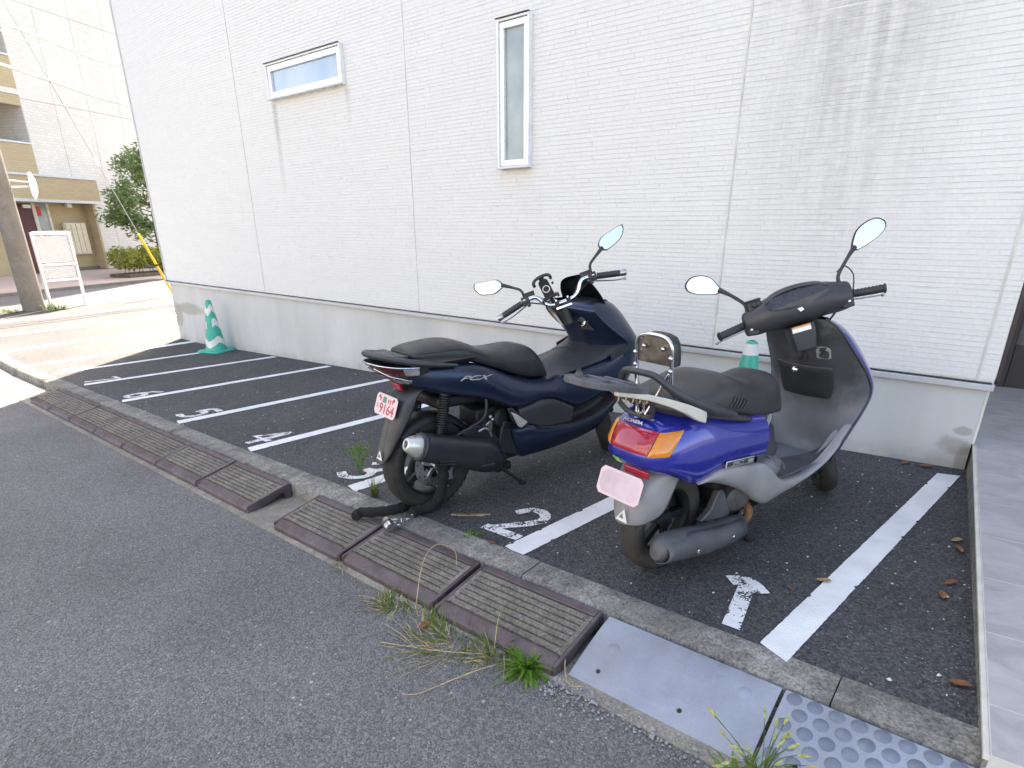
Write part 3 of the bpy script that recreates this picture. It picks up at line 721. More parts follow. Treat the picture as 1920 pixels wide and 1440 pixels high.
sd = back('side_light', 'frosted_glass', -2.45, -2.03, .2, 2.09, .04); back('side_light_sill', 'beige_frame', -2.45, -2.03, -.5, .19, .05, sd)
back('notice', 'notice_red', -2.42, -2.26, 1.66, 2.0, .10, sd, .01); back('closer_box', 'white_metal', -2.9, -2.62, 1.92, 2.04, .12, dr)
A0, H0 = dep(-1.47, .26, dy - .1); A1, H1 = dep(-.60, 1.39, dy - .1)
mb = fbox('mailbox_bank', 'beige_frame', A0 - .03, A1 + .03, H0 - .03, H1 + .03, dy - .14, dy - .03)
for i in range(4):
    for j in range(5):
        wa, wh = (A1 - A0) / 4, (H1 - H0) / 5
        fbox('mailbox', 'mail_steel', A0 + i * wa + .012, A0 + (i + 1) * wa - .012, H0 + j * wh + .012, H0 + (j + 1) * wh - .012, dy - .17, dy - .142, mb)
lp = back('wall_lamp', 'white_metal', -1.18, -.98, 1.98, 2.14, .10, apt, .12)
fbox('base_band', 'pole_concrete', -1.7, -.035, 0, .12, dy - .07, dy - .026)
# apron and kerb in front of it
ap = struct('apron'); ap.location = FA; ap.rotation_euler = (0, 0, R(114))
fbox('apron_slab', 'apron_tile', -16, 14, -.5, -.012, -5.9, .42, ap)
fbox('apron_kerb', 'pole_concrete', -16, 14, -.5, -.005, -6.08, -5.903, ap)
def leaves(m, n, c, r, size, rnd, shell=.55, box=False):
    c = Vector(c)
    for i in range(n):
        if box: p = V(rnd.uniform(-1, 1), rnd.uniform(-1, 1), rnd.uniform(-1, 1)); q = max(abs(p.x), abs(p.y), abs(p.z)); p *= (rnd.uniform(shell, 1) / max(q, .01)) if rnd.random() < .75 else 1
        else: p = V(rnd.gauss(0, 1), rnd.gauss(0, 1), rnd.gauss(0, 1)).normalized() * rnd.uniform(shell, 1.05)
        p = c + V(p.x * r[0], p.y * r[1], p.z * r[2])
        a = V(rnd.gauss(0, 1), rnd.gauss(0, 1), rnd.gauss(0, .6)).normalized(); b = a.cross(V(rnd.gauss(0, 1), rnd.gauss(0, 1), rnd.gauss(0, 1))).normalized()
        s = size * rnd.uniform(.6, 1.3)
        m.add([p - a * s, p + b * s * .42 , p + a * s, p - b * s * .42], [(0, 1, 2, 3)])
def fw(a, off, h): u = V(-.407, .914, 0); n = V(.914, .407, 0); return FA + u * a + n * off + V(0, 0, h)
rt = random.Random(5)
hd = thing('hedge', 'clipped yellow-green hedge on the tiled apron behind the yellow guy sleeve', 'hedge', fw(-1.2, 4.4, 0), R(114))
m = MB(); 
for i in range(9):
    leaves(m, 850, (-2.1 + i * .56, rt.uniform(-.05, .05), .62 + rt.uniform(-.05, .05)), (.36, .50, .40), .062, rt, .5)
m.build('foliage', 'hedge_leaf', hd, smooth=False)
m = MB(); 
for i in range(22): 
    x = -2.1 + i * .22; m.tube([(x, 0, 0), (x + rt.uniform(-.1, .1), rt.uniform(-.2, .2), .6)], .012, 5)
m.build('stems', 'bark', hd)
MB().box((.15, 0, .05), (4.9, .9, .1)).build('soil_bed', 'earth', hd, smooth=False)
tp = fw(-.3, 3.1, 0)
tr = thing('tree', 'loose green tree growing beside the corner of the white house, behind the hedge', 'tree', tp)
m = MB(); m.tube([(0, 0, 0), (.03, .05, .8), (-.03, .08, 1.6), (.05, .1, 2.8), (.1, .1, 3.9)], [.075, .06, .045, .03, .012], 8, 4)
cl = []
for i in range(26):
    h = rt.uniform(1.0, 3.7); a = rt.uniform(0, 6.28); L = rt.uniform(.7, 1.35) * (1.15 - abs(h - 2.2) * .22)
    e = V(math.cos(a) * L, math.sin(a) * L, h + rt.uniform(.1, .6)); cl.append(e)
    m.tube([(0, .08, h), (e.x * .5, e.y * .5, h + .15), e], [.025, .016, .006], 5, 3)
m.build('trunk', 'bark', tr)
m = MB()
for e in cl + [V(.1, .1, 4.1), V(-.2, -.1, 3.4), V(.3, .4, 3.0)]:
    leaves(m, 230, e, (.55, .55, .42), .085, rt, .15)
m.build('crown', 'tree_leaf', tr, smooth=False)
sk = thing('sack', 'pale lumpy sack lying against the wall behind the hedge', 'sack', fw(1.2, 1.0, .0), R(114))
MB().sphere((0, 0, .35), .5, 8, (1.3, .7, .75)).build('sack_body', 'sacks', sk)
# far neighbour closing the view along the side street and the house over the road (mirrored in glass and paint)
oh = thing('opposite_house', 'pale house over the road, seen only mirrored in the scooter mirrors and paint', 'house', (-4, -8.6, 0))
MB().box((0, -3, 3.2), (15, 6, 7.4)).build('wall', 'house_wall', oh, smooth=False)
rf = MB().prism([(-8, .5, 6.9), (-8, -6.5, 6.9), (-8, -3, 9.0)], (16, 0, 0)).build('roof', 'roof_grey', oh, smooth=False)
for x in (-5.5, -2.2, 1.2, 4.8):
    for z in (1.6, 4.6):
        w_ = MB().box((x, .03, z), (1.7, .08, 1.2)).build('window', 'sash_white', oh, smooth=False)
        MB().box((x, .075, z), (1.55, .02, 1.05)).build('pane', 'door_glass', w_, smooth=False)
# ================================================================== shared scooter pieces
def steer(B, c, th):
    a = V(-math.sin(R(c)), 0, math.cos(R(c)))
    return Matrix.Translation(B) @ Matrix.Rotation(R(th), 4, a)
def wheel(parent, name, c, rot, rad, width, rim_r, tyre_mat, rim_mat, spokes, rotm=None):
    """tyre and rim about the local y axis"""
    T = Matrix.Translation(c) @ (rotm.to_4x4() if rotm else Matrix.Identity(4))
    ho = bpy.data.objects.new(name, None); COL.objects.link(ho); ho.parent = parent; ho.empty_display_size = .05
    m = MB(); m.T = T; w = width / 2
    m.lathe([(rim_r + .004, -w * .72), (rim_r + .018, -w * .86), ((rim_r + rad) / 2, -w), (rad - .024, -w * .93), (rad - .010, -w * .68), (rad - .002, -w * .32), (rad, 0), (rad - .002, w * .32), (rad - .010, w * .68), (rad - .024, w * .93), ((rim_r + rad) / 2, w), (rim_r + .018, w * .86), (rim_r + .004, w * .72)], (0, 0, 0), (0, 1, 0), 56)
    ty = m.build('tyre', tyre_mat, ho, angle=60)
    m = MB(); m.T = T; n = 40                                       # tread blocks cut by slanting grooves
    for i in range(n):
        for s in (-1, 1):
            a0 = 2 * math.pi * i / n; pts = []
            for (u, da) in ((.16, 0), (.36, .05), (.60, .10), (.82, .13)):
                rr = rad - (.0035 if u < .3 else .0045 if u < .5 else .0085 if u < .7 else .0135) + .0012
                for e in (0, 2 * math.pi / n * .62): pts.append(V(math.cos(a0 + da + e) * rr, s * w * u, math.sin(a0 + da + e) * rr))
            m.add(pts, [(0, 2, 3, 1), (2, 4, 5, 3), (4, 6, 7, 5)])
    m.build('tread', tyre_mat, ty, kind='stuff')
    m = MB(); m.T = T
    m.lathe([(rim_r + .006, -w * .74), (rim_r + .008, -w * .66), (rim_r - .004, -w * .6), (rim_r - .012, -w * .3), (rim_r - .012, w * .3), (rim_r - .004, w * .6), (rim_r + .008, w * .66), (rim_r + .006, w * .74)], (0, 0, 0), (0, 1, 0), 48)
    m.lathe([(.0001, -.03), (.035, -.03), (.04, -.02), (.04, .02), (.035, .03), (.0001, .03)], (0, 0, 0), (0, 1, 0), 20)
    for i in range(spokes):
        a = 2 * math.pi * i / spokes; q = Matrix.Rotation(a, 3, 'Y')
        m.box(q @ V((rim_r + .02) / 2, 0, 0), (rim_r - .02, .022, .03), q)
    m.build('rim', rim_mat, ho)
    return ho
def arc(c, r, a0, a1, n): return [(c[0] + r * math.cos(R(a0 + (a1 - a0) * i / n)), c[1] + r * math.sin(R(a0 + (a1 - a0) * i / n))) for i in range(n + 1)]
def mirror(parent, T, side, outline, stem, x):
    """outline in (y, z) of the bar frame seen from behind"""
    m = MB(); m.T = T; P = catmull([V(0, a, b) for a, b in outline + outline[:1]], 5)[:-1]
    P = [V(0, side * p.y, p.z) for p in P]; c = sum(P, V(0, 0, 0)) / len(P)
    ring = lambda sc, dx: [V(x + dx, c.y + (p.y - c.y) * sc, c.z + (p.z - c.z) * sc) for p in P]
    m.loft([ring(1.0, -.002), ring(1.05, .003), ring(1.05, .012), ring(.86, .030), ring(.4, .040)])
    mo = m.build('mirror', 'black_plastic', parent)
    m = MB(); m.T = T; m.add(ring(.955, -.0032), [tuple(range(len(P)))]); m.build('mirror_glass', 'mirror_glass', mo, smooth=False)
    m = MB(); m.T = T; m.tube([(q[0], side * q[1], q[2]) for q in stem], [.0085, .0075, .0075, .012], 10, 4); m.build('mirror_stem', 'black_plastic', mo)
    return mo

# ================================================================== the bright blue scooter
SP = thing('scooter', 'bright blue scooter with grey leg shield, rear carrier and chrome backrest', 'scooter', (-.931, 2.076, gz(-.931)), R(77), 'scooters parked nose to the wall')
def tailp(t, v, off=0):
    """point of the rear shell: t in degrees round the back (0 rear, +90 left front), v up the side to the deck"""
    def raw(t, v):
        w = interp([(0, .172), (.15, .190), (.35, .197), (.55, .194), (.75, .176), (.9, .125), (1, .0)], v)
        zf = interp([(0, .452), (.15, .468), (.35, .52), (.55, .565), (.75, .605), (.9, .635), (1, .65)], v)
        xr = interp([(0, -.212), (.15, -.238), (.35, -.246), (.55, -.232), (.75, -.198), (.9, -.135), (1, -.02)], v)
        zr = interp([(0, .500), (.15, .520), (.35, .556), (.55, .602), (.75, .650), (.9, .688), (1, .722)], v)
        xf = .385; s, c = math.sin(R(t)), math.cos(R(t))
        y = w * math.copysign(abs(s) ** .62, s); x = xf - (xf - xr) * max(c, 0) ** .42
        u = min(1, max(0, (x - xr) / (xf - xr)))
        z = zr + (zf - zr) * u ** .9
        z -= .05 * (1 - v) ** 3 * math.exp(-((x + .02) / .09) ** 2) * (1 if x < -.02 else 1) * min(1, abs(y) / .15)
        if x > -.02: z -= .0
        z += .035 * (v ** 2) * math.exp(-((x - .0) / .16) ** 2)
        return V(x, y, z)
    p = raw(t, v)
    if off:
        a = raw(t + .8, v) - raw(t - .8, v); b = raw(t, min(1, v + .01)) - raw(t, max(0, v - .01))
        n = a.cross(b)
        if n.length > 1e-9:
            n.normalize(); q = p - V(.15, 0, .55)
            if n.dot(q) < 0: n = -n
            p = p + n * off
    return p
ts = [-90, -86, -80, -74, -68, -62, -56, -50, -44, -37, -30, -22, -14, -7, 0]; ts = ts + [-q for q in reversed(ts[:-1])]
vsx = [0, .03, .08, .15, .25, .35, .45, .55, .65, .75, .83, .9, .95, .985, 1]
MB().grid([[tailp(t, v) for t in ts] for v in vsx]).build('rear_body', 'blue_paint', SP, sub=1)
MB().grid([[tailp(t, 0) for t in ts], [tailp(t, 0) * 1 + V(.03, -tailp(t, 0).y * .35, .03) for t in ts]]).build('body_underside', 'black_plastic', SP)
def lens(name, mat, corners, nt=12, nv=8, off=.004):
    (a, b, c, d) = corners; rows = []
    for j in range(nv + 1):
        v = j / nv; row = []
        for i in range(nt + 1):
            u = i / nt; e = min(u, 1 - u, v, 1 - v)
            lt = a[0] * (1-u)*(1-v) + b[0] * u*(1-v) + c[0] * u*v + d[0] * (1-u)*v; lv = a[1] * (1-u)*(1-v) + b[1] * u*(1-v) + c[1] * u*v + d[1] * (1-u)*v
            row.append(tailp(lt, lv, off * min(1, e * 7 + .1)))
        rows.append(row)
    return MB().grid(rows).build(name, mat, SP)
lens('tail_lens', 'red_lens', ((-15.5, .41), (15.5, .41), (20.8, .745), (-20.8, .745)))
for s in (-1, 1):
    q = [(s * 16.2, .41), (s * 38, .44), (s * 47, .765), (s * 21.6, .737)]
    lens('indicator_lens', 'amber_lens', q)
    b = lens('lens_seam', 'black_ink', [(s * 15.4, .41), (s * 16.3, .41), (s * 21.7, .741), (s * 20.7, .741)], 2, 8, .0025)
text_mesh('tail_badge', 'HONDA', .021, 'silver_paint', SP, tailp(1.5, .778, .010), (0, -1, 0), tailp(3, .9) - tailp(3, .85), .001, 0, 1.15, bold=.0006)
text_mesh('side_badge', 'SPACY', .024, 'silver_paint', SP, (.168, -.2046, .484), (1, .02, -.10), (0, 0, 1), .0006, .3, 1.15)
bd = MB().box((.190, -.2000, .482), (.190, .004, .027), Matrix.Rotation(.10, 3, 'Y')).build('badge_plate', 'silver_paint', SP, bevel=.004)
MB().box((.190, -.2008, .482), (.184, .004, .021), Matrix.Rotation(.10, 3, 'Y')).build('badge_field', 'dark_plastic', bd, bevel=.003)
MB().box((.258, -.2032, .475), (.034, .002, .014), Matrix.Rotation(.10, 3, 'Y')).build('badge_plate', 'silver_paint', SP)
m = MB(); p = tailp(-4, .2, .002); 
MB().add([tailp(3 + dx, .06 + dv * .17, .003) for dx, dv in ((0, 0), (8, 0), (8, 1), (0, 1))], [(0, 1, 2, 3)]).build('round_year_sticker', 'green_sticker', SP, smooth=False)
# seat
def seat_loft(name, mat, parent, tab, sub=2):
    """stations (x, top, half width, bottom)"""
    rings = []
    for (x, zt, w_, zb) in tab:
        h = zt - zb
        rings.append(symring([(0, zt), (w_ * .5, zt - .002), (w_ * .86, zt - min(.018, h * .2)), (w_, zt - h * .45), (w_ * .985, zb + h * .12), (w_ * .9, zb), (0, zb)], x))
    return MB().loft(rings).build(name, mat, parent, sub=sub)
seat_loft('seat', 'seat_faded', SP, [(-.165, .745, .10, .725), (-.14, .762, .125, .718), (-.06, .778, .148, .705), (.03, .794, .160, .690), (.10, .812, .163, .676), (.17, .818, .165, .664), (.24, .796, .163, .645), (.31, .760, .158, .624), (.39, .742, .150, .606), (.47, .760, .136, .592), (.53, .772, .122, .582), (.57, .752, .114, .578), (.600, .715, .106, .574), (.628, .655, .100, .574), (.636, .600, .098, .574)])
m = MB()
for i in range(5): m.tube([(.13 + i * .022, -.164, .705 + i * -.006), (.145 + i * .022, -.1665, .722 - i * .006), (.155 + i * .022, -.163, .742 - i * .007)], .0028, 6)
m.build('seat_wrinkles', 'seat_vinyl', SP)
MB().loft([symring([(0, zt), (w_, zt), (w_ + .012, zt - .02), (w_ + .010, zb), (0, zb)], x) for x, zt, w_, zb in ((-.16, .757, .12, .70), (-.05, .74, .155, .685), (.08, .70, .172, .658), (.22, .662, .175, .628), (.34, .632, .168, .61))]).build('seat_base', 'dark_plastic', SP, sub=1)
# grab rail, carrier and its silver arms
pts = [(.16, .668, -.168), (.02, .716, -.168), (-.08, .757, -.158), (-.15, .797, -.126), (-.190, .838, -.086), (-.198, .852, -.058), (-.196, .853, 0)]
m = MB(); P = [(x, y, z) for x, z, y in pts] + [(x, -y, z) for x, z, y in reversed(pts[:-1])]
m.tube(P, [.014, .024, .021, .016, .0125, .012, .012, .012, .0125, .016, .021, .024, .014], 12, 5, flat=(1, 1)); m.build('grab_rail', 'dark_plastic', SP)
for s in (-1, 1):
    m = MB(); rings = []
    for x, y, z, h, ww in ((-.050, .180, .700, .026, .010), (-.062, .184, .708, .042, .011), (-.10, .180, .724, .044, .012), (-.14, .166, .746, .036, .012), (-.20, .138, .772, .027, .012), (-.28, .106, .799, .021, .011), (-.36, .09, .818, .018, .010), (-.41, .085, .828, .015, .01)):
        rings.append([V(x, s * (y - ww), z - h / 2), V(x, s * (y + ww), z - h / 2), V(x, s * (y + ww), z + h / 2), V(x, s * (y - ww), z + h / 2)])
    m.loft(rings); m.build('carrier_arm', 'rack_silver', SP, bevel=.003)
rk = [(-.520, 0), (-.515, .045), (-.485, .085), (-.40, .108), (-.30, .112), (-.262, .10), (-.255, 0)]
rz_ = lambda x: .815 + (-.26 - x) * .21
out = [V(x, y, rz_(x)) for x, y in rk] + [V(x, -y, rz_(x)) for x, y in reversed(rk[1:-1])]
m = MB(); n_ = len(out)
inn = [V(-.385 + (p.x + .385) * .80, p.y * .80, rz_(-.385 + (p.x + .385) * .80)) for p in out]
m.loft([[p + V(0, 0, -.010) for p in out], [p + V(0, 0, .009) for p in out], [p + V(0, 0, .014) for p in inn], [p + V(0, 0, -.010) for p in inn]], True, False)
for (x0, x1, y0, y1) in ((-.49, -.455, -.10, .10), (-.37, -.345, -.1, .1), (-.285, -.262, -.1, .1)): 
    m.box(((x0 + x1) / 2, 0, rz_((x0 + x1) / 2) + .006), (x1 - x0, (y1 - y0) * (.70 if x0 < -.45 else .98), .018), Matrix.Rotation(.207, 3, 'Y'))
for y in (0,): m.box((-.385, y, rz_(-.385) + .006), (.22, .030, .016), Matrix.Rotation(.207, 3, 'Y'))
m.build('carrier', 'weathered_grey', SP, bevel=.004)
cr = SP.children[-1]
m = MB().lathe([(.014, 0), (.013, .014), (.009, .02), (.0001, .021)], (-.475, .02, rz_(-.475) + .012), (-.2, 0, 1), 12); m.lathe([(.008, 0), (.008, .02)], (-.475, .02, rz_(-.475) + .02), (-.2, 0, 1), 12); m.build('carrier_knob', 'weathered_grey', cr)
m = MB()
for i in range(5): m.tube([(-.42 + .035 * i, -.108, .828 - .008 * i), (-.425 + .035 * i, -.110, .812 - .008 * i), (-.418 + .035 * i, -.1, .806 - .008 * i)], .0025, 6)
m.build('frayed_ties', 'bark_chip', cr)
MB().tube([(-.235, -.085, .79), (-.215, -.080, .74), (-.190, -.055, .700), (-.178, 0, .690), (-.190, .055, .700), (-.215, .080, .74), (-.235, .085, .79)], .0095, 10, 5).build('carrier_loop', 'dark_plastic', SP)
m = MB()
for s in (-1, 1): m.tube([(-.205, s * .022, .800), (-.178, s * .012, .705)], .0055, 8); m.tube([(-.128, s * .080, .866), (-.178, s * .02, .70)], .0055, 8)
m.lathe([(.012, 0), (.012, .012), (.0001, .013)], (-.182, 0, .694), (-.4, 0, 1), 6); m.build('carrier_stay', 'chrome', SP)
# chrome backrest
bx = -.122; bt = Matrix.Rotation(R(-6), 4, 'Y'); BT = Matrix.Translation((bx, 0, .80)) @ bt
prof = [(.080, -.01), (.080, .06), (.080, .115), (.077, .148), (.062, .170), (.034, .178), (0, .180)]
fr = [V(0, y, z) for y, z in prof] + [V(0, -y, z) for y, z in reversed(prof[:-1])]
br = MB(); br.T = BT; br.tube(fr, .0075, 10, 4); bk = br.build('backrest', 'chrome', SP)
m = MB(); m.T = BT; o_ = [(y * .93, z - .004) for y, z in prof[2:]]; o_ = [(.074, .075)] + o_
o_ = o_ + [(-y, z) for y, z in reversed(o_[:-1])]
m.prism([V(.004, y, z) for y, z in o_], (.004, 0, 0)); m.build('backrest_plate', 'rusty_chrome', bk, bevel=.001)
m = MB(); m.T = BT; c0 = V(0, 0, .12)
rr_ = lambda sc, dx: [V(dx, y * sc * 1.05, .12 + (z - .12) * sc * 1.08) for y, z in o_]
m.loft([rr_(.98, .009), rr_(1.03, .018), rr_(1.03, .045), rr_(.9, .062), rr_(.5, .068)]); m.build('backrest_pad', 'seat_vinyl', bk)
for y, z in ((.043, .135), (-.043, .135), (.080, .108), (-.080, .108), (-.080, .062), (.080, .062)):
    m = MB(); m.T = BT; m.lathe([(.0085, 0), (.008, -.005), (.004, -.008), (.0001, -.0082)], (-.002 if abs(y) < .05 else -.007, y, z), (1, 0, 0), 12); m.build('bolt', 'chrome', bk)
m = MB(); 
for s in (-1, 1): m.tube([(-.121, s * .080, .80), (-.10, s * .085, .755)], .0075, 10)
m.build('backrest_leg', 'chrome', bk)
# leg shield, front cover, glove box
LS = [(.265, 1.06, .185, .995), (.31, 1.085, .200, .975), (.37, 1.085, .214, .985), (.44, 1.075, .228, 1.035), (.52, 1.055, .240, 1.095), (.60, 1.020, .245, 1.140), (.68, .970, .237, 1.105), (.76, .925, .218, 1.030), (.84, .895, .196, .950), (.90, .880, .172, .900), (.94, .872, .140, .878), (.955, .876, .10, .878)]
def shield(z, u, dx=0):
    xc = interp([(a[0], a[1]) for a in LS], z); ww = interp([(a[0], a[2]) for a in LS], z); xe = interp([(a[0], a[3]) for a in LS], z)
    y = ww * u; return V(xc + (xe - xc) * abs(u) ** 2.6 + dx, y, z)
zz = [.265 + (.955 - .265) * i / 24 for i in range(25)]; uu = [-1 + 2 * i / 20 for i in range(21)]
MB().grid([[shield(z, u) for u in uu] for z in zz]).build('leg_shield', 'faded_plastic', SP, sub=1, solid=.006)
xfr = [(.265, 1.10), (.44, 1.17), (.60, 1.245), (.70, 1.23), (.80, 1.16), (.88, 1.07), (.955, .95)]
rows = []
for z in zz[2:]:
    row = []
    for i in range(25):
        a = math.pi * i / 24; e = shield(z, 1); ww = e.y + .004; xf_ = interp(xfr, z); c_, s_ = math.cos(a), math.sin(a)
        row.append(V(e.x + .004 + (xf_ - e.x) * abs(s_) ** .8, ww * math.copysign(abs(c_) ** .7, c_), z))
    rows.append(row)
MB().grid(rows).build('front_cover', 'blue_paint', SP, sub=1)
for s in (-1, 1):
    MB().tube([shield(z, s, -.002) + V(0, s * .003, 0) for z in zz[1:]], .005, 8).build('edge_trim', 'dark_plastic', SP)
def on_shield(y, z, dx):
    ww = interp([(a[0], a[2]) for a in LS], z); return shield(z, y / ww, dx)
gb = [(-.118, .735), (.128, .735), (.138, .715), (.122, .590), (.095, .568), (-.085, .568), (-.118, .595), (-.134, .715)]
m = MB(); cen = V(0, .655, 0)
def gring(sc, dx): return [on_shield(.0 + (y) * sc, .655 + (z - .655) * sc, dx) for y, z in [(p.y, p.z) for p in catmull([V(0, a, b) for a, b in gb + gb[:1]], 3)[:-1]]]
m.loft([gring(1.03, .002), gring(1.03, -.003), gring(1.0, -.014), gring(.93, -.020), gring(.5, -.027), gring(.1, -.028)]); g_ = m.build('glove_box', 'black_plastic', SP)
MB().lathe([(.014, 0), (.014, .010), (.009, .014), (.0001, .014)], on_shield(.022, .703, -.026), (-1, 0, .2), 14).build('glove_lock', 'chrome', g_)
MB().loft([[on_shield(y * k_, z, dx) for y, z in [(p.y, p.z) for p in catmull([V(0, a, b) for a, b in ((-.075, .775), (-.125, .775), (-.13, .80), (-.125, .828), (-.077, .828), (-.072, .80), (-.075, .775))], 3)[:-1]]] for k_, dx in ((1, -.0005), (1, -.007))]).build('ignition_plate', 'silver_paint', SP)
m = MB(); 
for y, z in ((-.105, .808), (-.093, .792)): m.lathe([(.008, 0), (.008, .006), (.0001, .006)], on_shield(y, z, -.007), (-1, 0, .3), 10)
m.build('key_hole', 'black_ink', SP)
m = MB(); p = on_shield(-.01, .795, -.006); m.tube([p + V(.01, 0, .03), p + V(-.025, 0, .015), p + V(-.03, 0, -.015), p + V(-.012, 0, -.03)], .008, 8, 4); m.box(p + V(.004, 0, 0), (.02, .05, .08)); m.build('bag_hook', 'black_plastic', SP, bevel=.003)
for z, y in ((.60, -.215), (.875, -.14), (.875, .14)): MB().lathe([(.007, 0), (.006, .004), (.0001, .004)], on_shield(y, z, -.001), (-1, 0, .1), 10).build('screw', 'black_ink', SP)
# floor, mats, skirts and the panel under the seat
ztp = [(-.03, .438), (.02, .455), (.075, .474), (.2, .462), (.30, .442), (.39, .425), (.45, .385), (.52, .325), (.60, .297), (.75, .292), (.90, .328), (.99, .40), (1.05, .47)]
zbt = [(-.03, .430), (.02, .424), (.1, .402), (.229, .347), (.33, .290), (.447, .212), (.55, .222), (.709, .240), (.907, .292), (.99, .352), (1.05, .43)]
for s in (-1, 1):
    rows = []
    for i in range(29):
        x = -.03 + 1.08 * i / 28; a = interp(ztp, x); b = interp(zbt, x); yy = interp([(-.03, .176), (.1, .198), (.4, .204), (.7, .205), (.95, .214), (1.05, .232)], x); k_ = min(1, (a - b) / .06)
        rows.append([V(x, s * (yy - .035), a + .001), V(x, s * (yy - .006), a), V(x, s * yy, a - .008 * k_), V(x, s * (yy + .007 * k_), (a + b) / 2), V(x, s * (yy - .012), b + .012 * k_), V(x, s * (yy - .03), b), V(x, s * (yy - .075), b + .008)])
    MB().grid(rows).build('side_skirt', 'skirt_grey', SP, sub=1)
    MB().lathe([(.006, 0), (.0001, .003)], (.53, s * .196, .258), (0, s, 0), 10).build('skirt_screw', 'black_ink', SP)
fl = [(.40, .30), (.50, .285), (.62, .280), (.78, .280), (.90, .288), (.98, .283), (1.06, .285)]
MB().grid([[V(x, y, z + .03 * (abs(y) / .19) ** 6) for y in (-.19, -.16, -.1, 0, .1, .16, .19)] for x, z in fl]).build('floorboard', 'faded_plastic', SP, sub=1)
for s in (-1, 1):
    o_ = [(.53, .165), (.62, .175), (.80, .178), (.93, .190), (1.055, .205), (1.062, .19), (1.0, .11), (.93, .055), (.85, .02), (.53, .015)]
    fz = lambda x, y: .286 + .030 * (abs(y) / .19) ** 6 * (x < .93) + max(0, x - .92) * 1.15 * (.35 + .65 * (y / .2) ** 2)
    rows = []
    for i in range(22):
        x = .52 + .565 * i / 21; yi_ = interp([(.52, .02), (.85, .02), (.95, .06), (1.03, .13), (1.09, .185)], x); yo_ = interp([(.52, .165), (.7, .178), (.9, .186), (1.0, .198), (1.09, .205)], x); zo_ = max(.290, interp(ztp, x) - .010)
        rows.append([V(x, s * (yi_ + (yo_ - yi_) * u), .2865 + (zo_ - .2865) * max(0, (yi_ + (yo_ - yi_) * u) / yo_) ** 2.2) for u in (0, .2, .4, .6, .8, .92, 1)])
    MB().grid(rows).build('floor_mat', 'floor_grey', SP, sub=1, solid=-.004)
rows = []
for z, xf_, w_ in ((.27, .560, .160), (.33, .520, .166), (.40, .490, .172), (.47, .485, .172), (.54, .515, .160), (.60, .560, .130)):
    rows.append([V(xf_ - (xf_ - .34) * abs(u) ** 2.4, u * w_ * (1 if abs(u) < 1 else 1.08), z) for u in (-1, -.9, -.7, -.4, 0, .4, .7, .9, 1)])
MB().grid(rows).build('front_body_panel', 'faded_plastic', SP, sub=1)
for s in (-1, 1):
    m = MB(); m.sphere((.47, s * .168, .375), .06, 8, (1.5, .55, .85)); m.build('footrest_pod', 'faded_plastic', SP)
    m = MB()
    for i in range(5): m.tube([(.462 + .019 * i, s * .158, .432 - .006 * i), (.474 + .019 * i, s * .188, .416 - .008 * i), (.476 + .019 * i, s * .197, .392 - .008 * i)], .0042, 6)
    m.build('footrest_ribs', 'weathered_grey', SP)
# handlebar and dash, turned to the left lock
SB = steer(V(.80, 0, .995), 27, 46)
def dashring(y, xf, xb, zt, zb): return [V(xb, y, zb + (zt - zb) * .25), V(xb - .006, y, zb + (zt - zb) * .6), V(xb + .012, y, zt - .012), V((xf + xb) / 2, y, zt), V(xf - .01, y, zt - .016), V(xf, y, (zt + zb) / 2), V(xf - .015, y, zb + .01), V((xf + xb) / 2, y, zb)]
m = MB(); m.T = SB
m.loft([dashring(*q) for q in ((-.224, .045, -.036, .050, -.058), (-.216, .050, -.044, .058, -.068), (-.165, .070, -.060, .070, -.076), (-.125, .10, -.066, .086, -.070), (-.06, .125, -.074, .094, -.080), (0, .13, -.077, .096, -.084), (.06, .125, -.074, .094, -.080), (.125, .10, -.066, .084, -.070), (.165, .070, -.060, .066, -.074), (.216, .050, -.044, .052, -.064), (.224, .045, -.036, .044, -.054))])
m.build('dash_cover', 'dark_plastic', SP, sub=2)
dc = SP.children[-1]
m = MB(); m.T = SB
hood = [(-.135, .068), (-.10, .094), (-.03, .106), (.04, .106), (.10, .094), (.135, .064)]
m.grid([[V(-.052 - .012 * (i == 0), y, z - .014) for y, z in hood] if i == 0 else [V(-.040 + .012 * i, y, z) for y, z in hood] for i in range(3)] + [[V(.06, y * .9, z - .03) for y, z in hood]]); m.build('dash_hood', 'dark_plastic', dc, sub=2, solid=.006)
m = MB(); m.T = SB
o_ = [(-.118, .030), (-.128, .048), (-.105, .072), (-.04, .086), (.04, .086), (.105, .072), (.128, .046), (.112, .026), (.04, .008), (-.04, .010)]
lz = lambda z: -.0735 - .012 * (1 - abs(z - .045) / .05) + max(0, z - .03) * .42
m.add([V(lz(z) - .001, y, z) for y, z in o_], [tuple(range(len(o_)))]); m.build('instrument_lens', 'gauge_glass', dc, smooth=False)
m = MB(); m.T = SB
for y0, y1, zc in ((-.09, .02, .05), (.035, .095, .05)):
    for i in range(9): 
        a = math.pi * (.15 + .7 * i / 8); c_ = V(lz(.04) - .003, (y0 + y1) / 2 + math.cos(a) * (y1 - y0) * .45, .026 + math.sin(a) * .040); m.box(c_, (.001, .0015, .005))
m.build('dial_marks', 'weathered_grey', dc, smooth=False)
m = MB(); m.T = SB; m.prism([(-.087, -.006, .006), (-.087, .012, .004), (-.087, .002, -.012), (-.087, -.014, -.006)], (.004, 0, 0)); m.build('wing_emblem', 'silver_paint', dc)
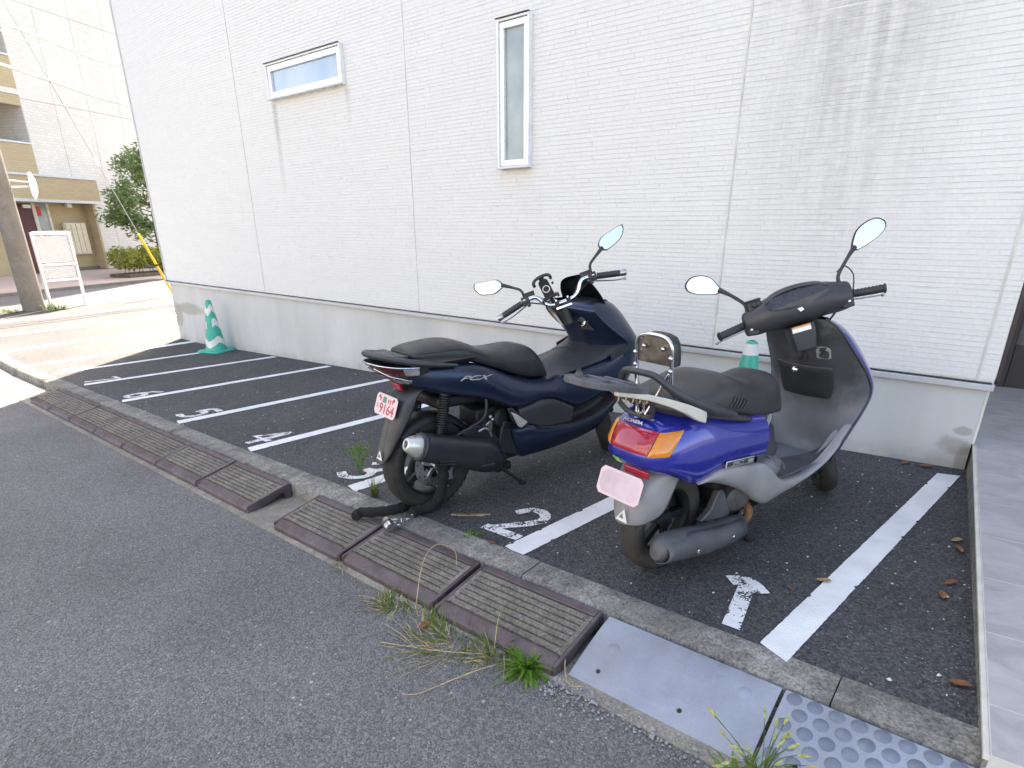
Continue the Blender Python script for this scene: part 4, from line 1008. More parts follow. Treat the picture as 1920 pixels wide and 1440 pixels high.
m = MB(); m.T = SB; m.loft([[V(x, y, z) for x, y in ((-.05, -.05), (-.05, .05), (.02, .06), (.09, .04), (.09, -.04), (.02, -.06))] for z in (-.07, -.11)] + [[V(x * .8, y * .8, -.185) for x, y in ((-.05, -.05), (-.05, .05), (.02, .06), (.09, .04), (.09, -.04), (.02, -.06))]]); m.build('neck_cover', 'black_plastic', SP, bevel=.006)
m = MB(); m.T = SB; m.box((-.054, .006, -.085), (.003, .076, .026)); m.box((-.0545, .006, -.076), (.003, .076, .008), mi=1); m.build('warning_sticker', ['white_sticker', 'orange_sticker'], SP, smooth=False)
for s in (-1, 1):
    m = MB(); m.T = SB; m.tube([(-.0, s * .215, -.006), (-.02, s * .262, -.012), (-.05, s * .335, -.020)], [.0165, .0165, .0165], 14)
    for i in range(9): y = .222 + i * .0125; m.lathe([(.0165, -.003), (.0182, -.001), (.0182, .001), (.0165, .003)], (-.0 - (y - .215) * .42, s * y, -.006 - (y - .215) * .11), (-.38, s, -.1), 14)
    m.lathe([(.0165, -.004), (.021, 0), (.021, .004), (.012, .008), (.0001, .008)], (-.05, s * .335, -.020), (-.38, s, -.1), 14); m.build('grip', 'black_plastic', SP)
    m = MB(); m.T = SB; m.tube([(.03, s * .20, -.03), (.045, s * .24, -.035), (.022, s * .345, -.05)], [.007, .006, .005], 8, 4, flat=(1, .6)); m.sphere((.020, s * .348, -.05), .008, 6); m.build('brake_lever', 'alloy', SP)
    m = MB(); m.T = SB; m.box((-.01, s * .195, -.032), (.06, .05, .050)); m.box((-.042, s * .19, -.005), (.012, .03, .012)); m.build('switch_box', 'black_plastic', dc, bevel=.006)
    m = MB(); m.T = SB; m.box((-.044, s * .200, -.030), (.004, .010, .008)); m.box((-.044, s * .185, -.004), (.006, .01, .006)); m.build('switch_marks', 'white_sticker', dc)
m = MB(); m.T = SB; m.box((.0, .165, .066), (.055, .060, .040)); m.box((.0, .165, .089), (.060, .064, .008)); m.lathe([(.013, 0), (.013, .012), (.0001, .013)], (-.022, .165, .07), (-1, 0, .2), 12); m.build('brake_reservoir', 'black_plastic', SP, bevel=.005)
ol = [(.280, .180), (.288, .205), (.310, .245), (.348, .268), (.392, .272), (.420, .250), (.418, .222), (.385, .196), (.335, .178), (.300, .170)]
ol = [(y - .004, z - .006) for y, z in ol]
mirror(SP, SB, -1, ol, [(-.0, .188, .045), (.0, .190, .085), (.02, .245, .145), (.045, .285, .178)], .05)
mirror(SP, SB, 1, ol, [(-.0, .196, .05), (.0, .200, .085), (.02, .245, .140), (.045, .282, .176)], .05)
m = MB(); m.T = SB; m.tube([(.01, -.19, .10), (.015, -.225, .115), (.01, -.25, .07), (.01, -.235, .0)], .003, 6, 5); m.tube([(.04, -.18, -.04), (.06, -.14, -.09), (.05, -.06, -.11)], .005, 6, 5); m.build('control_cable', 'black_plastic', SP)
# running gear
wheel(SP, 'rear_wheel', V(0, 0, .218), None, .218, .092, .137, 'dusty_rubber', 'engine_black', 5)
wheel(SP, 'front_wheel', V(1.265, 0, .215), None, .212, .088, .137, 'rubber', 'engine_black', 5, (SB.to_3x3()))
m = MB(); 
for s in (-1, 1): m.tube([V(1.25, 0, .215) + SB.to_3x3() @ V(-.03, s * .058, .10), V(1.25, 0, .215) + SB.to_3x3() @ V(-.01, s * .058, .03), V(1.25, 0, .215) + SB.to_3x3() @ V(0, s * .06, 0)], .018, 10)
m.build('front_fork', 'engine_black', SP)
m = MB(); rows = []
for i in range(9):
    a = R(5 + 85 * i / 8); rows.append([V(1.265, 0, .215) + SB.to_3x3() @ V(math.cos(a) * r_, y, math.sin(a) * r_) for y, r_ in ((-.062, .205), (-.058, .235), (-.03, .246), (.03, .246), (.058, .235), (.062, .205))])
m.grid(rows); m.build('front_fender', 'blue_paint', SP, sub=1)
# muffler with its heat shield
mr = []
for x, z, a, b in ((-.212, .205, .010, .010), (-.208, .207, .030, .036), (-.19, .208, .042, .050), (-.15, .205, .049, .058), (-.05, .186, .052, .060), (.08, .162, .052, .058), (.20, .146, .050, .054), (.30, .143, .048, .050), (.335, .143, .042, .042), (.345, .143, .02, .02)):
    mr.append([V(x + math.sin(t) * b * .28, -.148 + math.cos(t) * a, z + math.sin(t) * b) for t in (2 * math.pi * j / 16 for j in range(16))])
mu = MB().loft(mr).build('muffler', 'muffler_grey', SP)
m = MB(); rows = []
for x, z, b in ((-.20, .196, .038), (-.175, .20, .050), (-.05, .184, .062), (.08, .160, .060), (.20, .145, .056), (.31, .142, .050)):
    rows.append([V(x + math.sin(t) * b * .28, -.150 - math.cos(t) * .058, z + math.sin(t) * b) for t in (math.pi * (-.5 + .88 * j / 8) for j in range(9))])
m.grid(rows); m.build('heat_shield', 'muffler_grey', mu, solid=.004)
for x, z in ((-.03, .168), (.205, .152)): MB().lathe([(.0095, 0), (.009, .005), (.005, .007), (.0001, .007)], (x, -.208, z), (0, -1, .05), 10).build('bolt', 'chrome', mu)
MB().sphere((-.188, -.165, .172), .016, 6, (1, .8, 1)).build('rust_patch', 'rust', mu)
m = MB(); m.prism([(.10, -.118, .215), (.30, -.118, .175), (.31, -.118, .215), (.235, -.118, .325), (.205, -.118, .325), (.165, -.118, .25)], (0, .03, 0)); m.build('muffler_bracket', 'muffler_grey', SP, bevel=.006)
m = MB(); m.lathe([(.09, -.10), (.095, -.06), (.095, .1), (.08, .14), (.0001, .14)], (.36, 0, .235), (0, 1, 0), 20); m.box((.22, .075, .25), (.46, .09, .14)); m.box((.40, -.03, .25), (.2, .16, .16)); m.build('engine', 'engine_black', SP, bevel=.012)
m = MB(); m.lathe([(.0001, -.008), (.04, -.006), (.058, .0), (.064, .03), (.064, .11)], (.325, -.135, .262), (.35, 1, .1), 20); m.build('fan_cover', 'engine_grey', SP)
m = MB(); m.lathe([(.05, 0), (.054, .03), (.05, .09), (.0001, .09)], (.455, -.135, .232), (.5, 1, .2), 18); m.build('cooling_duct', 'engine_grey', SP)
MB().tube([(.335, -.145, .145), (.375, -.15, .150), (.41, -.145, .185), (.42, -.10, .22)], .017, 10, 5).build('exhaust_pipe', 'rust', SP)
m = MB(); 
for s in (-1, 1): m.tube([(.38, s * .07, .16), (.43, s * .105, .07), (.475, s * .13, .008)], .012, 8); m.box((.48, s * .132, .007), (.05, .03, .012))
m.tube([(.43, -.105, .07), (.43, .105, .07)], .010, 8); m.build('centre_stand', 'engine_black', SP, bevel=.002)
m = MB(); m.tube([(.05, .10, .23), (-.01, .115, .48)], .026, 12); m.build('rear_shock', 'engine_black', SP)
m = MB(); m.box((.08, 0, .47), (.30, .22, .08)); m.box((.25, 0, .40), (.16, .24, .14)); m.build('inner_fender', 'engine_black', SP, bevel=.02)
# mudguard, plate and stickers behind the rear wheel
rows = []
for x, z, w_ in ((-.10, .50, .115), (-.175, .485, .110), (-.215, .44, .104), (-.238, .38, .098), (-.250, .32, .088), (-.254, .272, .066)):
    rows.append([V(x + .060 * (abs(u) ** 3) + .08 * (abs(u) > 1.01), w_ * min(1.08, max(-1.08, u)), z + .012 * (abs(u) > 1.01)) for u in (-1.08, -1, -.8, -.3, .3, .8, 1, 1.08)])
MB().grid(rows).build('rear_mudguard', 'skirt_grey', SP, sub=1, solid=-.003)
m = MB(); pc_ = V(-.262, .006, .432); rgt = V(0, -1, 0); up_ = V(.30, 0, .95).normalized(); nrm = rgt.cross(up_)
def platering(hw, hh, c_, d_): return [pc_ + rgt * a + up_ * b + nrm * d_ for a, b in ((-hw + c_, -hh), (hw - c_, -hh), (hw, -hh + c_), (hw, hh - c_), (hw - c_, hh), (-hw + c_, hh), (-hw, hh - c_), (-hw, -hh + c_))]
m.loft([platering(.105, .054, .016, -.001), platering(.105, .054, .016, .002)]); np_ = m.build('number_plate', 'pink_plate', SP, smooth=False, bevel=.0008)
m = MB(); m.add(platering(.094, .044, .020, .0026), [tuple(range(8))]); m.build('plate_face', 'pale_pink', np_, smooth=False)
MB().box((-.232, -.045, .497), (.010, .115, .030), Matrix.Rotation(-.3, 3, 'Y')).build('rear_reflector', 'red_lens', SP, bevel=.003)
tri = lambda c_, s_: [c_ + V(0, -a * s_, 0) + V(.03, 0, 1) * (b * s_) for a, b in ((-.5, -.43), (.62, -.43), (.28, .60))]
def tri_sticker(parent, c_, s_, mat):
    m = MB(); A = tri(c_, s_); B = tri(c_ + V(0, 0, -.001 * s_ * 20), s_ * .42)
    m.add(A + B, [(0, 1, 4, 3), (1, 2, 5, 4), (2, 0, 3, 5)]); m.build('triangle_sticker', mat, parent, smooth=False)
tri_sticker(SP, V(-.2605, -.010, .315), .052, 'white_sticker')
# ================================================================== the dark navy scooter
PX = thing('scooter', 'dark navy maxi scooter with black seat, phone holder and silver-tipped muffler', 'scooter', (-2.18, 1.944, gz(-2.18)), R(79.5), 'scooters parked nose to the wall')
def side_strip(name, mat, top, bot, ys, s, n=26, parent=PX, bulge=.018, tuck=.05, sub=1):
    """body panel between two side-view curves; ys: (x, lateral at top, mid, bottom)"""
    x0, x1 = top[0][0], top[-1][0]; rows = []
    for i in range(n + 1):
        x = x0 + (x1 - x0) * i / n; a = interp(top, x); b = min(interp(bot, x), a - .001)
        yt, ym, yb = (interp([(q[0], q[k]) for q in ys], x) for k in (1, 2, 3)); h = a - b
        rows.append([V(x, s * (yt - tuck), a + .002), V(x, s * yt, a), V(x, s * (yt * .6 + ym * .4 + bulge * .3), a - h * .25), V(x, s * ym, a - h * .5), V(x, s * (ym * .4 + yb * .6), a - h * .78), V(x, s * yb, b), V(x, s * (yb - tuck), b + .004)])
    return MB().grid(rows).build(name, mat, parent, sub=sub)
for s in (-1, 1):
    side_strip('side_panel', 'navy_paint', [(-.135, .783), (-.02, .774), (.1, .766), (.21, .752), (.33, .708), (.45, .655), (.55, .620), (.65, .604), (.735, .604), (.82, .622)],
               [(-.150, .690), (-.06, .655), (.05, .618), (.17, .592), (.28, .556), (.38, .506), (.45, .488), (.53, .500), (.61, .514), (.70, .502), (.76, .470), (.82, .45)],
               [(-.15, .118, .128, .112), (0, .150, .172, .150), (.2, .168, .200, .180), (.4, .165, .214, .204), (.6, .165, .215, .212), (.82, .185, .214, .215)], s)
    side_strip('leg_panel', 'navy_paint', [(.80, .618), (.90, .632), (1.0, .648), (1.1, .662), (1.18, .690), (1.27, .750)],
               [(.80, .452), (.88, .42), (1.0, .44), (1.1, .47), (1.2, .50), (1.27, .53)], [(.8, .188, .214, .214), (1.0, .200, .216, .22), (1.27, .218, .228, .225)], s)
    side_strip('belly_cover', 'navy_paint', [(.400, .392), (.46, .396), (.52, .392), (.57, .366), (.66, .346), (.85, .334), (1.0, .346), (1.12, .38), (1.25, .455)],
               [(.400, .36), (.46, .215), (.52, .195), (.7, .19), (.9, .202), (1.02, .216), (1.12, .245), (1.25, .36)], [(.4, .195, .205, .19), (.6, .222, .216, .17), (1.0, .228, .216, .165), (1.25, .215, .205, .16)], s, 30, tuck=.03)
    side_strip('step_cover', 'dark_plastic', [(.44, .486), (.53, .498), (.61, .512), (.70, .500), (.77, .468), (.84, .432)], [(.44, .40), (.53, .385), (.61, .350), (.70, .335), (.77, .335), (.84, .335)], [(.44, .205, .208, .206), (.84, .212, .207, .205)], s, tuck=.02)
    # footboard: flat step with the wall rising inboard
    rows = []
    for i in range(15):
        x = .56 + .70 * i / 14; z = interp([(.56, .37), (.66, .348), (.85, .336), (1.0, .348), (1.12, .382), (1.26, .46)], x); zt = interp([(.56, .49), (.8, .45), (1.0, .45), (1.26, .54)], x)
        rows.append([V(x, s * .226, z - .004), V(x, s * .222, z + .003), V(x, s * .150, z + .002), V(x, s * .135, z + .012), V(x, s * .150, zt), V(x, s * .20, zt + .02)])
    MB().grid(rows).build('footboard', 'black_plastic', PX, sub=1)
    m = MB()
    for i in range(8): x = .72 + .045 * i; m.box((x, s * .185, interp([(.66, .352), (.85, .340), (1.0, .352), (1.12, .386)], x)), (.012, .06, .006))
    m.build('step_ribs', 'black_plastic', PX, kind='stuff')
    # folding pillion peg with silver cover, and the frame piece it hangs on
    m = MB(); m.prism([(.370, s * .188, .505), (.40, s * .192, .505), (.505, s * .205, .41), (.50, s * .205, .385), (.455, s * .2, .372), (.395, s * .19, .44)], (0, s * .012, 0)); m.build('peg_hanger', 'black_plastic', PX, bevel=.005)
    m = MB(); m.prism([(.384, s * .202, .486), (.418, s * .204, .470), (.488, s * .216, .415), (.448, s * .216, .392), (.428, s * .212, .398)], (0, s * .010, 0)); m.build('pillion_peg', 'silver_paint', PX, bevel=.004)
MB().loft([symring([(0, zt), (w_, zt), (w_ + .02, zt - .05), (w_, zb), (0, zb)], x) for x, zt, zb, w_ in ((-.13, .76, .66, .09), (0, .76, .62, .12), (.2, .74, .56, .15), (.42, .64, .48, .16), (.6, .58, .36, .17), (.9, .56, .26, .15), (1.15, .60, .30, .13))]).build('inner_frame_cover', 'engine_black', PX, sub=1)
seat_loft('seat', 'seat_vinyl', PX, [(-.128, .838, .085, .818), (-.112, .852, .105, .806), (-.05, .865, .126, .790), (.06, .871, .140, .778), (.13, .870, .146, .772), (.185, .858, .150, .762), (.24, .834, .150, .746), (.30, .808, .152, .724), (.37, .795, .154, .696), (.45, .793, .152, .662), (.53, .799, .146, .632), (.585, .798, .138, .616), (.640, .775, .128, .608), (.69, .722, .120, .603), (.725, .650, .112, .600), (.735, .612, .108, .598)])
sx_ = PX.children[-1]
m = MB()
for s in (-1, 1): m.tube([(-.10, s * .112, .832), (0, s * .136, .838), (.13, s * .147, .838), (.22, s * .151, .805), (.30, s * .152, .775)], .0025, 6, 4)
m.build('seat_seam', 'seat_faded', sx_)
# grab rail: flat tongue at the back and an arm down each side
gr = [(.085, .168, .768), (.0, .166, .780), (-.10, .155, .797), (-.185, .128, .815), (-.245, .085, .830), (-.272, .035, .836), (-.276, 0, .837)]
P = [V(x, -y, z) for x, y, z in gr] + [V(x, y, z) for x, y, z in reversed(gr[:-1])]
MB().tube(P, [.010, .021, .021, .021, .021, .021, .010], 10, 5, flat=(1.15, .72)).build('grab_rail', 'dark_plastic', PX)
MB().prism([(-.262, -.07, .826), (-.262, .07, .826), (-.175, .115, .818), (-.14, .11, .818), (-.14, -.11, .818), (-.175, -.115, .818)], (0, 0, .014)).build('rail_plate', 'dark_plastic', PX, bevel=.004)
MB().loft([symring([(0, .815), (.13, .81), (.16, .79), (.14, .765), (0, .76)], x) for x in (-.15, .05, .20)]).build('under_seat_trim', 'black_plastic', PX)
# tail light wedge
def wedge(t, v, off=0):
    xr = interp([(0, -.150), (.35, -.205), (.7, -.262), (1, -.290)], v) - off; w_ = interp([(0, .100), (.35, .128), (.7, .150), (1, .160)], v) + off; z = interp([(0, .684), (.35, .722), (.7, .766), (1, .806)], v); xf = -.06
    s_, c_ = math.sin(R(t)), math.cos(R(t)); u = max(c_, 0) ** .8
    return V(xf - (xf - xr) * u, w_ * math.copysign(abs(s_) ** .85, s_), z - .020 * abs(s_) ** 2 * v)
def wpatch(name, mat, t0, t1, v0, v1, off, n=14): return MB().grid([[wedge(t0 + (t1 - t0) * i / n, v0 + (v1 - v0) * j / 6, off) for i in range(n + 1)] for j in range(7)]).build(name, mat, PX)
wpatch('tail_housing', 'black_plastic', -90, 90, 0, 1, 0, 30)
MB().loft([symring([(0, z), (w_, z - .004), (w_ - .02, z - .02), (0, z - .02)], x) for x, z, w_ in ((-.285, .808, .02), (-.24, .806, .09), (-.15, .80, .15), (-.06, .79, .16))]).build('tail_top', 'black_plastic', PX)
wpatch('tail_lens', 'dark_red_lens', -58, 58, .60, .93, .003, 24); wpatch('brake_lens', 'red_lens', -40, 40, .40, .52, .0035, 16)
for s in (-1, 1):
    wpatch('indicator', 'clear_lens', s * 14, s * 74, .14, .40, .003)
    wpatch('indicator', 'clear_lens', s * 60, s * 80, .62, .95, .003, 8)
    MB().tube([wedge(s * t, v, .006) for t, v in ((0, .97), (25, .97), (50, .97), (66, .97), (80, .96))], .004, 8, 3).build('chrome_trim', 'chrome', PX)
    MB().tube([wedge(s * t, v, .006) for t, v in ((8, .80), (28, .56), (48, .46), (64, .30), (78, .10))], .0035, 8, 3).build('chrome_trim', 'chrome', PX)
MB().box((-.148, -.0, .672), (.014, .075, .034), Matrix.Rotation(-.35, 3, 'Y')).build('rear_reflector', 'red_lens', PX, bevel=.003)
text_mesh('side_badge', 'PCX', .031, 'silver_paint', PX, (.155, -.2035, .700), (1, -.10, -.08), (0, .10, 1), .0010, .55, 2.6, bold=.0006)
# rear mudguard, number plate
def blade(x, z, w_, d_): return [V(x + d_, -w_, z + .012), V(x, -w_ * .8, z), V(x - .006, -.012, z - .002), V(x + .004, 0, z), V(x - .006, .012, z - .002), V(x, w_ * .8, z), V(x + d_, w_, z + .012)]
MB().grid([blade(*q) for q in ((-.02, .672, .105, .05), (-.13, .652, .100, .06), (-.165, .612, .096, .07), (-.185, .555, .09, .07), (-.215, .475, .078, .055), (-.248, .385, .062, .035), (-.272, .318, .05, .015), (-.278, .305, .032, .006))]).build('rear_mudguard', 'dark_plastic', PX, sub=1, solid=-.004)
m = MB(); pc_ = V(-.209, .012, .582); rgt = V(0, -1, 0); up_ = V(.34, 0, .94).normalized(); nrm = rgt.cross(up_)
m.loft([platering(.098, .052, .014, -.001), platering(.098, .052, .014, .002)]); np_ = m.build('number_plate', 'pink_plate', PX, smooth=False, bevel=.0008)
text_mesh('plate_number', '9164', .066, 'plate_red', np_, pc_ + rgt * .014 - up_ * .019 + nrm * .0025, rgt, up_, .0003, 0, 1.05, bold=.0012)
text_mesh('plate_kana', 'ネ', .030, 'plate_red', np_, pc_ - rgt * .076 - up_ * .014 + nrm * .0025, rgt, up_, .0003)
m = MB(); m.prism([pc_ + rgt * a + up_ * b + nrm * .0022 for a, b in ((-.035, .012), (-.002, .012), (-.002, .040), (-.035, .040))], nrm * .0006); m.build('plate_emblem', 'plate_green', np_, smooth=False)
m = MB()
for a in (-.062, .012, .03, .05): m.prism([pc_ + rgt * (a + q) + up_ * r_ + nrm * .0022 for q, r_ in ((0, .016), (.011, .016), (.011, .034), (0, .034))], nrm * .0004)
for s in (-1, 1): m.lathe([(.007, 0), (.006, .004), (.0001, .005)], pc_ + rgt * s * .066 + up_ * .036 + nrm * .002, nrm, 10)
m.build('plate_marks', 'plate_red', np_, smooth=False)
tri_sticker(PX, V(-.2775, -.004, .350), .050, 'white_sticker')
# rear wheel, brake, suspension
wheel(PX, 'rear_wheel', V(0, 0, .248), None, .248, .132, .168, 'rubber', 'engine_black', 5)
m = MB(); m.lathe([(.070, -.003), (.118, -.003), (.118, .003), (.070, .003), (.070, -.003)], (0, -.062, .248), (0, 1, 0), 40); dk = m.build('brake_disc', 'alloy', PX)
m = MB()
for i in range(30):
    a = 2 * math.pi * i / 30; q = .082 + .012 * (i % 3); m.lathe([(.0042, 0), (.0001, .0004)], (math.cos(a) * q, -.0652, .248 + math.sin(a) * q), (0, -1, 0), 8)
m.build('disc_holes', 'black_ink', dk, kind='stuff')
m = MB()
for i in range(5):
    a = 2 * math.pi * i / 5 + .3; m.box((math.cos(a) * .052, -.062, .248 + math.sin(a) * .052), (.055, .008, .02), Matrix.Rotation(-a, 3, 'Y'))
m.lathe([(.0001, -.012), (.022, -.012), (.026, 0), (.032, .03)], (0, -.075, .248), (0, 1, 0), 16); m.build('disc_carrier', 'alloy', PX, bevel=.002)
m = MB(); m.box((.015, -.082, .150), (.075, .05, .055), Matrix.Rotation(.3, 3, 'Y')); m.build('brake_caliper', 'engine_black', PX, bevel=.008)
m = MB(); m.lathe([(.008, 0), (.007, .006), (.0001, .006)], (-.02, -.108, .148), (0, -1, 0), 8); m.lathe([(.008, 0), (.007, .006), (.0001, .006)], (.04, -.108, .136), (0, -1, 0), 8); m.box((.06, -.09, .19), (.03, .03, .05)); m.build('caliper_bolts', 'alloy', PX)
m = MB(); m.tube([(.0, -.098, .248), (.12, -.102, .262), (.30, -.095, .285)], [.028, .032, .04], 10, flat=(.6, 1)); m.build('swing_arm', 'engine_black', PX)
for s in (-1, 1):
    a = V(.045, s * .122, .640); b = V(.002, s * .122, .420); sh = MB().tube([a, b], .010, 10).build('rear_shock', 'engine_black', PX)
    pts = []; ax = (b - a); L = ax.length; ax.normalize(); u = ax.orthogonal().normalized(); w_ = ax.cross(u)
    for i in range(14 * 12 + 1):
        q = i / 12 * 2 * math.pi; pts.append(a + ax * (L * (.10 + .72 * i / 168)) + (u * math.cos(q) + w_ * math.sin(q)) * .024)
    MB().tube(pts, .0048, 6).build('spring', 'engine_black', sh)
    m = MB(); m.tube([a + ax * L * .8, b], .021, 12); m.lathe([(.027, 0), (.027, .012), (.0001, .012)], a + ax * L * .04, ax, 14); m.lathe([(.018, -.02), (.018, .02)], b, (0, 1, 0), 12, True); m.build('shock_body', 'engine_black', sh)
# muffler: fat oval can with black shield and silver end
mr = []; ax0 = V(-.175, -.205, .428); ax1 = V(.300, -.195, .240)
for t, a, b, dz in ((-.005, .050, .056, 0), (0, .057, .064, 0), (.06, .061, .068, 0), (.35, .064, .074, .004), (.62, .064, .082, .008), (.80, .060, .088, .010), (.92, .050, .076, .004), (1.02, .035, .045, -.012), (1.05, .02, .02, -.02)):
    c_ = ax0.lerp(ax1, t) + V(0, 0, dz); d_ = (ax1 - ax0).normalized(); up2 = (V(0, 0, 1) - d_ * d_.z).normalized(); sd = V(0, 1, 0)
    mr.append([c_ + up2 * (math.sin(q) * b) + sd * (math.copysign(abs(math.cos(q)) ** .8, math.cos(q)) * a) for q in (2 * math.pi * j / 20 for j in range(20))])
mu = MB().loft(mr).build('muffler', 'muffler_black', PX)
d_ = (ax1 - ax0).normalized(); up2 = (V(0, 0, 1) - d_ * d_.z).normalized(); sd = V(0, 1, 0)
def ov(t, a, b): return [ax0 + d_ * t + up2 * (math.sin(q) * b * (1 if abs(math.sin(q)) < .95 else .97)) + sd * (math.cos(q) * a) for q in (2 * math.pi * (j + .5) / 12 for j in range(12))]
MB().loft([ov(.004, .050, .056), ov(-.010, .051, .057), ov(-.055, .034, .040), ov(-.070, .026, .030), ov(-.072, .017, .019), ov(-.035, .015, .017)], True, False).build('muffler_tip', 'silver_paint', mu, bevel=.003)
MB().add(ov(-.04, .0165, .018), [tuple(range(12))]).build('tip_hole', 'black_ink', mu)
MB().loft([ov(.003, .0655, .071), ov(.022, .0665, .072)], True, False).build('muffler_collar', 'dark_plastic', mu, solid=.003)
def on_muf(t, e, off): c_ = ax0 + d_ * t; bb = .066 + .02 * min(1, max(0, t / .4)); return c_ + up2 * (math.sin(R(e)) * bb) + V(0, -.062 * abs(math.cos(R(e))) ** .8 - off, 0)
for t in (.135, .385): MB().lathe([(.011, -.004), (.011, .002), (.008, .005), (.0001, .003)], on_muf(t, 8, 0), (0, -1, .1), 10).build('bolt', 'engine_black', mu)
for t, e in ((.145, -38), (.165, -50), (.40, -22)):
    MB().tube([on_muf(t - .035, e - 6, -.001), on_muf(t + .045, e + 12, -.001)], .0055 if t < .3 else .009, 8).build('shield_slot', 'black_ink', mu)
m = MB(); m.prism([(.10, -.165, .43), (.18, -.165, .445), (.26, -.165, .43), (.33, -.165, .35), (.40, -.165, .21), (.30, -.165, .19), (.16, -.165, .33)], (0, .014, 0)); m.build('muffler_stay', 'muffler_black', PX, bevel=.006)
MB().tube([(.19, -.185, .415), (.225, -.188, .425), (.255, -.188, .408), (.268, -.188, .375)], .008, 8, 4).build('stay_loop', 'alloy', PX)
# engine, radiator side, hoses
m = MB(); m.box((.38, 0, .30), (.28, .26, .22)); m.lathe([(.09, -.15), (.11, -.13), (.11, .1)], (.30, 0, .27), (0, 1, 0), 20, True); m.build('engine', 'engine_black', PX, bevel=.02)
rad_ = MB().box((.405, -.150, .335), (.135, .05, .175), Matrix.Rotation(.25, 3, 'Y')).build('radiator_cover', 'engine_black', PX, bevel=.012)
m = MB()
for i in range(9): m.box((.352 + .013 * i, -.177, .330 - .004 * i), (.0055, .008, .13), Matrix.Rotation(.25, 3, 'Y'))
m.build('radiator_fins', 'dark_plastic', rad_)
m = MB(); m.lathe([(.045, -.03), (.055, 0), (.05, .03), (.0001, .035)], (.36, -.135, .445), (.2, -1, .1), 18); m.box((.32, -.05, .46), (.2, .16, .09)); m.build('air_box', 'engine_black', PX, bevel=.012)
m = MB(); m.prism([(.245, -.150, .415), (.30, -.150, .450), (.315, -.150, .435), (.305, -.150, .385), (.275, -.15, .37)], (0, .03, 0)); m.build('head_cover', 'alloy', PX, bevel=.006)
m = MB(); m.sphere((.288, -.155, .468), .012, 6); m.sphere((.300, -.16, .452), .010, 6); m.build('hose_clips', 'alloy', PX)
MB().tube([(.265, -.155, .60), (.258, -.165, .52), (.235, -.165, .47), (.16, -.155, .435), (.08, -.15, .41)], .0085, 8, 5).build('brake_hose', 'black_plastic', PX)
m = MB(); m.box((.17, 0, .575), (.34, .24, .06)); m.build('inner_fender', 'engine_black', PX, bevel=.02)
rows = []
for i in range(9):
    a = R(15 + 120 * i / 8); rows.append([V(math.cos(a) * r_, y, .248 + math.sin(a) * r_) for y, r_ in ((-.075, .235), (-.07, .268), (0, .276), (.07, .268), (.075, .235))])
MB().grid(rows).build('hugger', 'engine_black', PX, sub=1)
m = MB(); m.tube([(.47, .10, .16), (.53, .17, .06), (.565, .215, .012)], .012, 8); m.box((.567, .217, .010), (.05, .03, .016)); m.build('side_stand', 'engine_black', PX)
m = MB(); m.tube([(.40, -.09, .14), (.455, -.115, .09), (.52, -.135, .030)], .011, 8, 4); m.box((.43, -.06, .13), (.10, .06, .04)); m.box((.525, -.136, .026), (.04, .026, .012)); m.build('centre_stand', 'engine_black', PX)
# front: tunnel, inner and outer cowl, screen
rows = []
for x, zt, w_, yl, zl in ((.705, .585, .085, .150, .565), (.74, .622, .095, .172, .590), (.80, .650, .10, .184, .620), (.88, .682, .105, .192, .634), (.98, .708, .125, .200, .648), (1.06, .728, .160, .206, .662), (1.14, .748, .190, .212, .682), (1.20, .765, .20, .217, .712), (1.275, .79, .205, .222, .757)):
    rows.append([V(x, y, z) for y, z in ((-yl, zl), (-yl * .6 - w_ * .4, (zl * .6 + zt * .4) - .004), (-w_ * .9, zt - .028), (-w_ * .55, zt - .004), (0, zt), (w_ * .55, zt - .004), (w_ * .9, zt - .028), (yl * .6 + w_ * .4, (zl * .6 + zt * .4) - .004), (yl, zl))])
MB().grid(rows).build('tunnel_cover', 'dark_plastic', PX, sub=2)
m = MB()
for s in (-1, 1): m.tube([V(r[0 if s < 0 else -1].x, r[0 if s < 0 else -1].y + s * .001, r[0].z + .002) for r in rows], .004, 6, 3)
m.build('tunnel_seam', 'navy_paint', PX)
m = MB(); m.tube([(.90, -.075, .690), (.935, -.10, .685), (.96, -.10, .695), (.985, -.06, .712), (.985, .04, .714), (.93, .06, .702)], .0022, 6, 5); m.build('fuel_lid_seam', 'black_ink', PX)
CW = [(.38, 1.20, .14, 1.36, 1.16), (.48, 1.19, .185, 1.43, 1.13), (.58, 1.21, .215, 1.46, 1.11), (.68, 1.24, .228, 1.46, 1.09), (.75, 1.255, .232, 1.44, 1.075), (.80, 1.175, .230, 1.41, 1.050), (.85, 1.10, .222, 1.37, 1.020), (.90, 1.035, .212, 1.33, .975), (.94, 1.000, .200, 1.285, .930), (.965, 1.005, .186, 1.25, .915), (.985, 1.04, .16, 1.21, .945)]
def cw(z): return [interp([(a[0], a[k]) for a in CW], z) for k in (1, 2, 3, 4)]
zz = [.38 + (.985 - .38) * i / 26 for i in range(27)]
rows = []
for z in zz:
    xe, ww, xf_, xi = cw(z); row = []
    for i in range(29):
        a = math.pi * i / 28; c_, s_ = math.cos(a), math.sin(a); row.append(V(xe + (xf_ - xe) * abs(s_) ** .75, ww * math.copysign(abs(c_) ** .6, c_), z))
    rows.append(row)
MB().grid(rows).build('front_cowl', 'navy_paint', PX, sub=1)
rows = []
for z in zz[10:]:
    xe, ww, xf_, xi = cw(z); rows.append([V(xi + (xe - xi) * abs(u) ** 2.2 + .02 * math.exp(-((u) / .25) ** 2) * (z < .9), ww * u * .995, z) for u in [-1 + i / 8 for i in range(17)]])
MB().grid(rows).build('inner_cowl', 'navy_paint', PX, sub=1)
